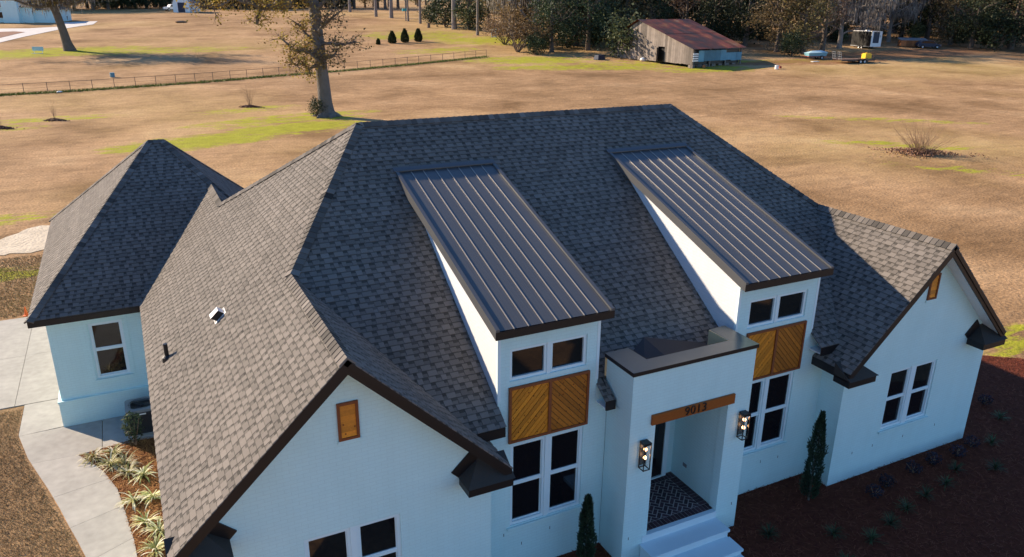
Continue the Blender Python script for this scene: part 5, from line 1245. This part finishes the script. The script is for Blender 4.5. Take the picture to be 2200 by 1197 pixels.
# ------------------------------------------------------------------ barn and yard things
def barn():
    C0 = at(1487, 147); t = lthing('old_barn', 'weathered barn with rusty red metal roof and faded blue front', 'barn', C0, rz=math.radians(8)); Wd, Dp, ze, zr_, yr_ = 11.3, 17.5, 3.0, 6.9, 12.5
    rr = random.Random(3); b0 = .75
    zt = lambda y: ze+(zr_-ze)*y/yr_-.12 if y <= yr_ else zr_-(y-yr_)*.5-.12
    y = 0.0; i = 0
    while y < Dp-.01:
        w_ = min(.48, Dp-y)
        if 6.4 < y+.24 < 7.9: z0 = 2.9
        else: z0 = .55+rr.uniform(-.05, .05)
        if z0 < zt(y+w_/2): MB().prism([(0, y+.012, z0), (0, y+.012, zt(y+.01)), (0, y+w_-.012, zt(y+w_)), (0, y+w_-.012, z0)], (.04+rr.uniform(0, .02), 0, 0), rr.random()).build('plank', MAT['oldwood'], t)
        y += w_; i += 1
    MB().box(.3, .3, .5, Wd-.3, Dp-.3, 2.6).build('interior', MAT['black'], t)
    MB().prism([(.02, 7.9, .55), (-.75, 7.25, .55), (-.75, 7.25, 2.75), (.02, 7.9, 2.75)], (.05, .02, 0)).build('door', MAT['doorwood'], t)
    x = 1.2
    while x < Wd-.05:
        w_ = min(1.26, Wd-x); MB().box(x+.01, -.03-rr.uniform(0, .02), 1.0+rr.uniform(-.12, .1), x+w_-.01, .02, 2.62-(.45 if x > 7 else 0), rr.random()).build('wall_panel', MAT['bluewall'], t); x += w_
    for k in range(4): MB().box(-.05, -.05, 1.0+k*.34, 1.15, .0, 1.22+k*.34).build('white_board', MAT['white'], t)
    for xx in (0, 3.8, 7.5, Wd-.2): MB().box(xx, 0, -.2, xx+.2, .2, ze-.1).build('post', MAT['oldwood'], t)
    for k in range(7): MB().box(.0+k*1.6, .35, -.1, .0+k*1.6+.9, .9, .5).build('foundation_stone', MAT['oldwood'], t)
    n = 14; pw = (Wd+1.0)/n
    for k in range(n):
        xa = -.5+k*pw
        for (ya, yb) in ((-.5, 6.2), (6.0, yr_), (yr_, Dp+.4)):
            z_a = ze+(zr_-ze)*ya/yr_ if ya < yr_ else zr_; z_b = ze+(zr_-ze)*yb/yr_ if yb <= yr_ else zr_-(yb-yr_)*.5
            lift = .02 if ya < 0 else (.045 if ya < yr_ else .02); e = rr.uniform(-.08, .05)
            m = MB(); prof = [(0, 0), (.25, .025), (.5, 0), (.75, .025), (1.0, 0)]
            V = [(xa+f*(pw+.03), ya+(e if ya < 0 else 0), z_a+h+lift) for f, h in prof]+[(xa+f*(pw+.03), yb, z_b+h+lift) for f, h in prof]
            m.add(V, [(j, j+1, 6+j, 5+j) for j in range(4)], rr.random()); m.build('roof_sheet', MAT['rust'], t)

barn()
def wheel(t, x, y, z, r, w_, side):
    o = MB(); V = []
    for k in range(18):
        a = 2*math.pi*k/18; V += [(x, y-w_/2, z), (x, y+w_/2, z)]
    prof = [(r*.55, -w_/2), (r*.93, -w_/2), (r, -w_*.3), (r, w_*.3), (r*.93, w_/2), (r*.55, w_/2)]
    P = []; F = []; n = 18; m = len(prof)
    for (q, yy) in prof:
        for k in range(n): a = 2*math.pi*k/n; P.append((x+q*math.cos(a), y+yy, z+q*math.sin(a)))
    F = [(i*n+k, i*n+(k+1) % n, (i+1)*n+(k+1) % n, (i+1)*n+k) for i in range(m-1) for k in range(n)]
    tyre = MB().add(P, F).build('tyre', MAT['tire'], t)
    P = [(x+q*math.cos(2*math.pi*k/n), y+yy, z+q*math.sin(2*math.pi*k/n)) for q, yy in ((r*.56, -w_*.4), (r*.2, -w_*.25), (r*.2, w_*.25), (r*.56, w_*.4)) for k in range(n)]
    MB().add(P, [(i*n+k, i*n+(k+1) % n, (i+1)*n+(k+1) % n, (i+1)*n+k) for i in range(3) for k in range(n)]+[tuple(range(n, 2*n)), tuple(range(2*n, 3*n))]).build('rim', MAT['rim'], tyre)
def enclosed_trailer():
    p = at(1868, 106.5); t = lthing('cargo_trailer', 'enclosed cargo trailer with black side and white front by the wood', 'trailer', p, rz=math.radians(-97)); L_, W_, z0, z1 = 5.2, 2.5, .55, 3.25
    # local +x is the side that looks to the sun-shaded left, the white end looks to the right
    MB().box(-L_, 0, z0, 0, W_, z1).build('body', MAT['black'], t)
    MB().box(-L_-.03, -.03, z1, .03, W_+.03, z1+.10).build('roof', MAT['white'], t)
    MB().box(.004, -.02, z0-.05, .05, .42, z1-.003).build('corner_post', MAT['white'], t); MB().box(.004, W_-.62, z0-.05, .05, W_+.02, z1-.003).build('corner_post', MAT['white'], t); MB().box(.004, .42, z0-.05, .05, W_-.62, z0+.62).build('sill_panel', MAT['white'], t)
    MB().box(.006, .42, z0+.62, .03, W_-.62, z1-.1).build('door', MAT['navy'], t)
    MB().box(-L_, -.04, z0-.08, 0, -.005, z0+.04).build('skirt', MAT['rim'], t)
    for y in (-.03, W_-.1):
        for x in (-2.9, -2.1): wheel(t, x, y, .36, .36, .22, 1)
    MB().tube([(-L_, .3, z0), (-L_-1.3, W_/2, z0-.05), (-L_, W_-.3, z0)], .06, 6).build('tongue', MAT['black'], t)
    MB().box(-2.8, .9, z1+.1, -2.2, 1.5, z1+.28).build('roof_vent', MAT['white'], t)
enclosed_trailer()
def flatbed():
    p = at(1803, 138); q = at(1884, 134); d = q-p; t = lthing('flatbed_trailer', 'black flatbed trailer with raised ramps beside the red clay track', 'trailer', p, rz=math.atan2(d.y, d.x)-.05); L_, W_ = d.length*.98, 2.3
    MB().box(.6, 0, .62, L_-1.0, W_, .74).build('deck', MAT['deckwood'], t)
    for y in (0, W_-.08): MB().box(.4, y, .45, L_-.8, y+.08, .62).build('side_rail', MAT['black'], t)
    MB().tube([(L_-1.0, .2, .55), (L_+.6, W_/2, .5), (L_-1.0, W_-.2, .55)], .06, 6).build('tongue', MAT['black'], t); MB().tube([(L_+.2, W_/2, .0), (L_+.2, W_/2, 1.0)], .05, 8).build('jack', MAT['black'], t)
    for k in range(2):
        y = .1+k*1.3; m = MB()
        for f in (0, .4, .8): m.tube([(.45, y+f, .7), (.15, y+f, 1.9)], .035, 5)
        for h in (.1, .4, .7, 1.0): m.tube([(.45-.3*h, y, .7+1.2*h), (.45-.3*h, y+.8, .7+1.2*h)], .03, 5)
        m.build('ramp', MAT['acgrey'], t)
    for y in (-.12, W_+.12):
        for x in (L_*.52, L_*.52+.85): wheel(t, x, y, .38, .38, .24, 1)
        MB().prism([(L_*.52-.5, y-.14, .80), (L_*.52+1.35, y-.14, .80), (L_*.52+1.35, y+.14, .80), (L_*.52-.5, y+.14, .80)], (0, 0, .05)).build('fender', MAT['black'], t)
    m = MB().box(L_-2.2, .3, .2, L_-1.9, .5, .6); m.build('spare_box', MAT['black'], t)
    c_ = lthing('yellow_tank', 'yellow plastic tank on the flatbed trailer', 'tank', t.matrix_basis @ Vector((L_*.70, .45, .745)), rz=math.atan2(d.y, d.x)); 
    MB().prism([(0, 0, 0), (1.35, 0, 0), (1.35, .9, 0), (0, .9, 0)], (0, 0, .75)).prism([(.1, .1, .75), (1.25, .1, .75), (1.25, .8, .75), (.1, .8, .75)], (0, 0, .12)).build('body', MAT['yellow'], c_); MB().lathe((.6, .45, .86), [(.16, 0), (.15, .1)], 12).build('lid', MAT['yellow'], c_)

flatbed()
def cart():
    p = at(1737, 128); q = at(1775, 127.5); d = q-p; t = lthing('small_cart_trailer', 'small trailer loaded with a pale blue tub in front of the oaks', 'trailer', p, rz=math.atan2(d.y, d.x)); L_ = d.length
    MB().box(0, 0, .42, L_, 1.5, .52).build('frame', MAT['red'], t)
    V = [(.05, .05, .55), (L_-.05, .05, .55), (L_-.05, 1.45, .55), (.05, 1.45, .55)]; T = [(-.1, -.1, 1.05), (L_+.1, -.1, 1.2), (L_+.1, 1.6, 1.2), (-.1, 1.6, 1.05)]
    MB().add(V+T, [(0, 1, 5, 4), (1, 2, 6, 5), (2, 3, 7, 6), (3, 0, 4, 7), (3, 2, 1, 0)]).build('tub', MAT['cyan2'], t)
    MB().add([(-.12, -.12, 1.06), (L_+.12, -.12, 1.21), (L_+.12, 1.62, 1.21), (-.12, 1.62, 1.06), (L_*.3, .75, 1.42), (L_*.75, .75, 1.5)], [(0, 1, 5, 4), (1, 2, 5), (2, 3, 4, 5), (3, 0, 4)]).build('cover', MAT['ltblue'], t)
    wheel(t, L_*.72, -.1, .33, .33, .2, 1); wheel(t, L_*.72, 1.6, .33, .33, .2, 1); MB().tube([(0, .75, .46), (-.9, .75, .4)], .05, 6).build('tongue', MAT['red'], t)

cart()
def small_car(name, label, u, v, rz, sc, mat, cat='car'):
    t = lthing(name, label, cat, at(u, v), rz=rz); t.scale = (sc,)*3
    prof = [(-2.1, .35), (2.1, .35), (2.2, .75), (1.2, .95), (.55, 1.45), (-1.3, 1.5), (-2.05, 1.0), (-2.2, .7)]
    m = MB(); m.prism([(x, -.85, z) for x, z in prof], (0, 1.7, 0)); m.build('body', mat, t)
    for y in (-.856, .85):
        MB().prism([(1.05, y, .98), (.5, y, 1.38), (-1.2, y, 1.42), (-1.75, y, 1.02)], (0, .006, 0)).build('side_window', MAT['glass'], t)
        for x in (-1.4, 1.4): wheel(t, x, y*.98, .34, .34, .22, 1)
    for y in (-.6, .6): MB().box(2.15, y-.18, .62, 2.215, y+.18, .78).build('headlight', MAT['white'], t)
small_car('parked_car', 'dark car parked in the shade right of the low wooden shed', 1993, 104, math.radians(-30), 1.0, MAT['navy'])
def wood_shed():
    t = lthing('low_wooden_shed', 'low orange brown wooden shed at the wood edge', 'shed', at(1958, 101), rz=math.radians(-35)); rr = random.Random(2)
    for k in range(9): MB().box(-2.4+k*.53, -1, .1, -2.4+k*.53+.5, -.95, 1.35, rr.random()).build('plank', MAT['orangewood'], t)
    MB().box(-2.4, -.94, .1, 2.37, 1, 1.3).build('body', MAT['orangewood'], t); MB().prism([(-2.6, -1.2, 1.3), (2.6, -1.2, 1.3), (2.6, 1.2, 1.65), (-2.6, 1.2, 1.65)], (0, 0, .06)).build('roof', MAT['acgrey'], t)

wood_shed()
# white gambrel shed with a pickup behind it
def white_shed():
    p = at(391, 27); t = lthing('white_shed', 'small white shed with a dark door on the far rise', 'shed', p, rz=-YAW-.12); w_ = 2.6; D_ = 6
    prof = [(-w_, 0), (w_, 0), (w_, 2.6), (w_*.72, 4.3), (0, 5.2), (-w_*.72, 4.3), (-w_, 2.6)]
    MB().prism([(x, D_, z) for x, z in prof], (0, -D_, 0)).build('wall', MAT['trim'], t)
    MB().box(-1.05, -.05, .05, 1.05, -.004, 2.75).build('door', MAT['navy'], t); MB().box(-1.25, -.03, .05, -1.06, -.003, 2.9).box(1.06, -.03, .05, 1.25, -.003, 2.9).box(-1.06, -.03, 2.76, 1.06, -.003, 2.9).build('door_frame', MAT['white'], t)
    MB().box(-.35, -.04, 3.6, .35, -.004, 4.2).build('louvre', MAT['navy'], t)
    rp = [(w_+.2, 2.5), (w_*.75, 4.4), (0, 5.35), (-w_*.75, 4.4), (-w_-.2, 2.5)]
    for a, b in zip(rp, rp[1:]): MB().prism([(a[0], -.25, a[1]), (b[0], -.25, b[1]), (b[0], D_+.2, b[1]), (a[0], D_+.2, a[1])], (0, 0, .08)).build('roof', MAT['acgrey'], t)
white_shed()
def pickup():
    t = lthing('white_pickup', 'white pickup truck parked left of the white shed', 'truck', at(373, 23.5), rz=math.radians(200))
    MB().prism([(x, -.95, z) for x, z in ((-2.7, .5), (2.7, .5), (2.75, 1.05), (1.5, 1.2), (.9, 1.85), (-.6, 1.9), (-.75, 1.2), (-2.7, 1.2))], (0, 1.9, 0)).build('body', MAT['white'], t)
    for y in (-.957, .951):
        MB().prism([(1.35, y, 1.22), (.85, y, 1.75), (-.5, y, 1.78), (-.6, y, 1.22)], (0, .006, 0)).build('side_window', MAT['glass'], t)
        for x in (-1.75, 1.75): wheel(t, x, y*.97, .42, .42, .26, 1)
    for y in (-.65, .65): MB().box(2.7, y-.2, .8, 2.77, y+.2, 1.0).build('headlight', MAT['white'], t)
pickup()
def neighbour():
    p = at(112, 50); t = lthing('neighbour_house', 'white neighbouring house half hidden by the mossy tree', 'house', p, rz=-YAW); h = 3.6
    MB().box(-26, .5, 0, -4.6, 11, h).build('wall', MAT['brick'], t); MB().box(-4.6, 1.2, 0, 0, 9, h-.6).build('garage_wall', MAT['brick'], t); MB().prism([(-11, -.9, 0), (-7.2, -.9, 0), (-7.2, .5, 0), (-11, .5, 0)], (0, 0, 5.0)).build('porch_wall', MAT['brick'], t)
    for x0, x1, y0_, y1_, z in ((-26.6, -4.2, -.1, 11.6, h), (-5, .4, .7, 9.6, h-.6)):
        xc0, xc1 = x0+(4.5 if x1-x0 > 10 else 2.4), x1-(4.5 if x1-x0 > 10 else 2.4); yc = (y0_+y1_)/2; zr_ = z+(3.6 if x1-x0 > 10 else 2.2)
        MB().add([(x0, y0_, z), (x1, y0_, z), (x1, y1_, z), (x0, y1_, z), (xc0, yc, zr_), (xc1, yc, zr_)], [(0, 1, 5, 4), (1, 2, 5), (2, 3, 4, 5), (3, 0, 4), (3, 2, 1, 0)], .45).build('roof', MAT['shingle'], t)
    for xa in (-14.6, -19.5):
        w_ = MB().box(xa-.1, .42, 1.0, xa+3.1, .49, 2.5).build('window', MAT['trim'], t); MB().box(xa, .40, 1.1, xa+1.45, .419, 2.4).build('pane', MAT['glass'], w_); MB().box(xa+1.55, .40, 1.1, xa+3, .419, 2.4).build('pane', MAT['glass'], w_)
neighbour()
def far_drive():
    L_ = [(-40, 101), (0, 92), (50, 80), (130, 63.5), (170, 57), (200, 53), (210, 46)]; R_p = [(-40, 84), (0, 80), (35, 72), (58, 68.5), (40, 66), (0, 69.5), (-40, 70)]
    A = [at(u, v, .05) for u, v in L_]; B = [at(u, v, .05) for u, v in ((-40, 62.5), (0, 62), (60, 61.5), (130, 57.8), (135, 48.5))]
    isl = [at(u, v, .09) for u, v in ((-40, 84), (0, 82.5), (35, 74), (54, 69.8), (30, 68.2), (0, 69.5), (-40, 70))]
    def strip(name, P, mat):
        m = MB(); V = [(p.x, p.y, p.z) for p in P]; m.add(V, [tuple(range(len(V)))]); tag(m.build(name, mat), kind='structure')
    m = MB(); P = A+B[::-1]
    # triangulated by hand so that it follows the slope
    m.add([tuple(p) for p in A[:5]]+[tuple(p) for p in B[:4]], [(0, 1, 6, 5), (1, 2, 7, 6), (2, 3, 8, 7), (3, 4, 8)]); m.add([tuple(A[4]), tuple(A[5]), tuple(A[6]), tuple(B[4]), tuple(B[3])], [(0, 1, 4), (1, 2, 3, 4)])
    tag(m.build('far_driveway', MAT['concrete_far']), kind='structure')
    strip('planting_island', isl, MAT['dirt'])

far_drive()
# small things lying about
def sign():
    t = lthing('yard_sign', 'small pale blue yard sign on the green grass patch', 'sign', at(83, 115), rz=-YAW)
    MB().box(-.95, -.02, .45, .95, .02, 1.1).build('board', MAT['ltblue'], t)
    for x in (-.7, .7): MB().box(x-.03, -.02, -.1, x+.03, .02, .45).build('leg', MAT['white'], t)
    MB().box(-.95, -.45, .0, .95, -.3, .05).build('base_strip', MAT['white'], t)
sign()
def white_frame():
    t = lthing('white_wood_frame', 'white wooden frame standing at the wood edge', 'frame', at(1061, 81), rz=-YAW)
    for x in (-.5, .5): MB().box(x-.07, -.06, 0, x+.07, .06, 1.85).build('post', MAT['white'], t)
    for z in (.1, 1.1, 1.55): MB().box(-.43, -.05, z, .43, .05, z+.2).build('rail', MAT['white'], t)
white_frame()
def tub():
    t = lthing('navy_tub', 'overturned dark navy tub at the edge of the wood', 'tub', at(1288, 128), rz=.3)
    MB().add([(-.95, -.5, 0), (.95, -.5, 0), (.95, .5, 0), (-.95, .5, 0), (-.8, -.4, .75), (.8, -.4, .75), (.8, .4, .75), (-.8, .4, .75)], [(0, 1, 5, 4), (1, 2, 6, 5), (2, 3, 7, 6), (3, 0, 4, 7), (4, 5, 6, 7)]).build('body', MAT['navy'], t)
    MB().box(-1.0, -.55, 0, 1.0, .55, .06).build('lip', MAT['navy'], t)
tub()
def drum(u, v, r, h, mat, name, label, cat):
    p = at(u, v); m = MB().lathe(p, [(r*.92, 0), (r, .03), (r, h*.32), (r*1.04, h*.34), (r, h*.36), (r, h*.64), (r*1.04, h*.66), (r, h*.68), (r, h-.03), (r*.92, h)], 16); o = m.build(name, MAT[mat], loc=p, smooth=False); tag(o, label, cat)
drum(1332, 121, .34, .95, 'cyan', 'blue_barrel', 'turquoise barrel left of the barn bush', 'barrel')
drum(1668, 149, .28, .62, 'white', 'white_bucket', 'white bucket on the grass right of the barn', 'bucket')
drum(1676, 147, .2, .34, 'red', 'red_can', 'small dark red can beside the white bucket', 'can')
drum(242, 166, .3, .6, 'bluewall', 'blue_bucket', 'blue bucket on a post at the wire fence', 'bucket')
def sack(u, v, sx_, sy_, sz_, mat, name, label, cat, rz=0):
    p = at(u, v); m = MB(); n = 12; V = []; F = []
    prof = [(.6, 0), (1, .25), (.95, .6), (.55, .95), (.1, 1)]
    for r, z in prof:
        for k in range(n):
            a = 2*math.pi*k/n; w_ = 1+.12*math.sin(3*a+z*4); V.append((p.x+r*w_*math.cos(a+rz)*sx_, p.y+r*w_*math.sin(a+rz)*sy_, p.z+z*sz_))
    F = [(i*n+k, i*n+(k+1) % n, (i+1)*n+(k+1) % n, (i+1)*n+k) for i in range(4) for k in range(n)]+[tuple(range(4*n, 5*n))]
    tag(m.add(V, F).build(name, MAT[mat], loc=p, smooth=True), label, cat)
sack(1384, 131, .8, .6, .65, 'white', 'white_sack', 'white sack heaped by the barn bush', 'sack'); sack(1396, 129, 1.0, .7, .6, 'black', 'black_bag', 'black bag beside the white sack at the barn', 'bag')
sack(128, 199, .35, .3, .18, 'white', 'white_stone', 'white stone on the grass below the fence at left', 'stone')
sack(388, 49, 1.4, .8, .5, 'leafdark', 'dark_mound', 'dark mound of cuttings on the far slope', 'mound') if 'leafdark' in MAT else sack(388, 49, 1.4, .8, .5, 'twig', 'dark_mound', 'dark mound of cuttings on the far slope', 'mound')
p = at(1751, 133); tag(MB().prism([p+Vector((-.7, -.3, .02)), p+Vector((.7, -.3, .02)), p+Vector((.7, .3, .02)), p+Vector((-.7, .3, .02))], (0, 0, .08)).build('white_board', MAT['white'], loc=p), 'white board lying on the grass below the pale blue cart', 'board')
p = at(57, 678); tag(MB().lathe(p, [(.11, 0), (.11, .02), (.06, .03), (.02, .34)], 12).build('orange_marker', MAT['orange'], loc=p), 'orange marker cone on the grass beyond the driveway', 'cone')
p = at(1512, 147); tt = lthing('log', 'short orange cut log under the blue barn front', 'log', p); MB().tube([(0, 0, .28), (.6, .9, .3)], .28, 12).build('bark', MAT['bark'], tt); MB().tube([(-.012, -.018, .28), (0.004, .006, .28)], .25, 12).build('cut_end', MAT['orangewood'], tt)
p = at(921, 60); tt = lthing('tree_stump', 'dark tree stump in front of the evergreen bush', 'stump', p); MB().tube([(0, 0, -.1), (.02, 0, .5), (.05, .03, 1.1)], [.42, .34, .3], 10).build('bark', MAT['bark'], tt)
for z, mt in ((0, 0),):
    p = at(877, 47); tt = lthing('utility_pole', 'pale wooden pole between the pine trunks', 'pole', at(872, 45)); MB().tube([(0, 0, -.3), (0, 0, 9)], [.17, .13], 8).build('pole', MAT['barkpale'], tt); MB().box(-.9, -.25, 2.4, .4, .1, 3.1).build('sign_board', MAT['cyan'], tt)
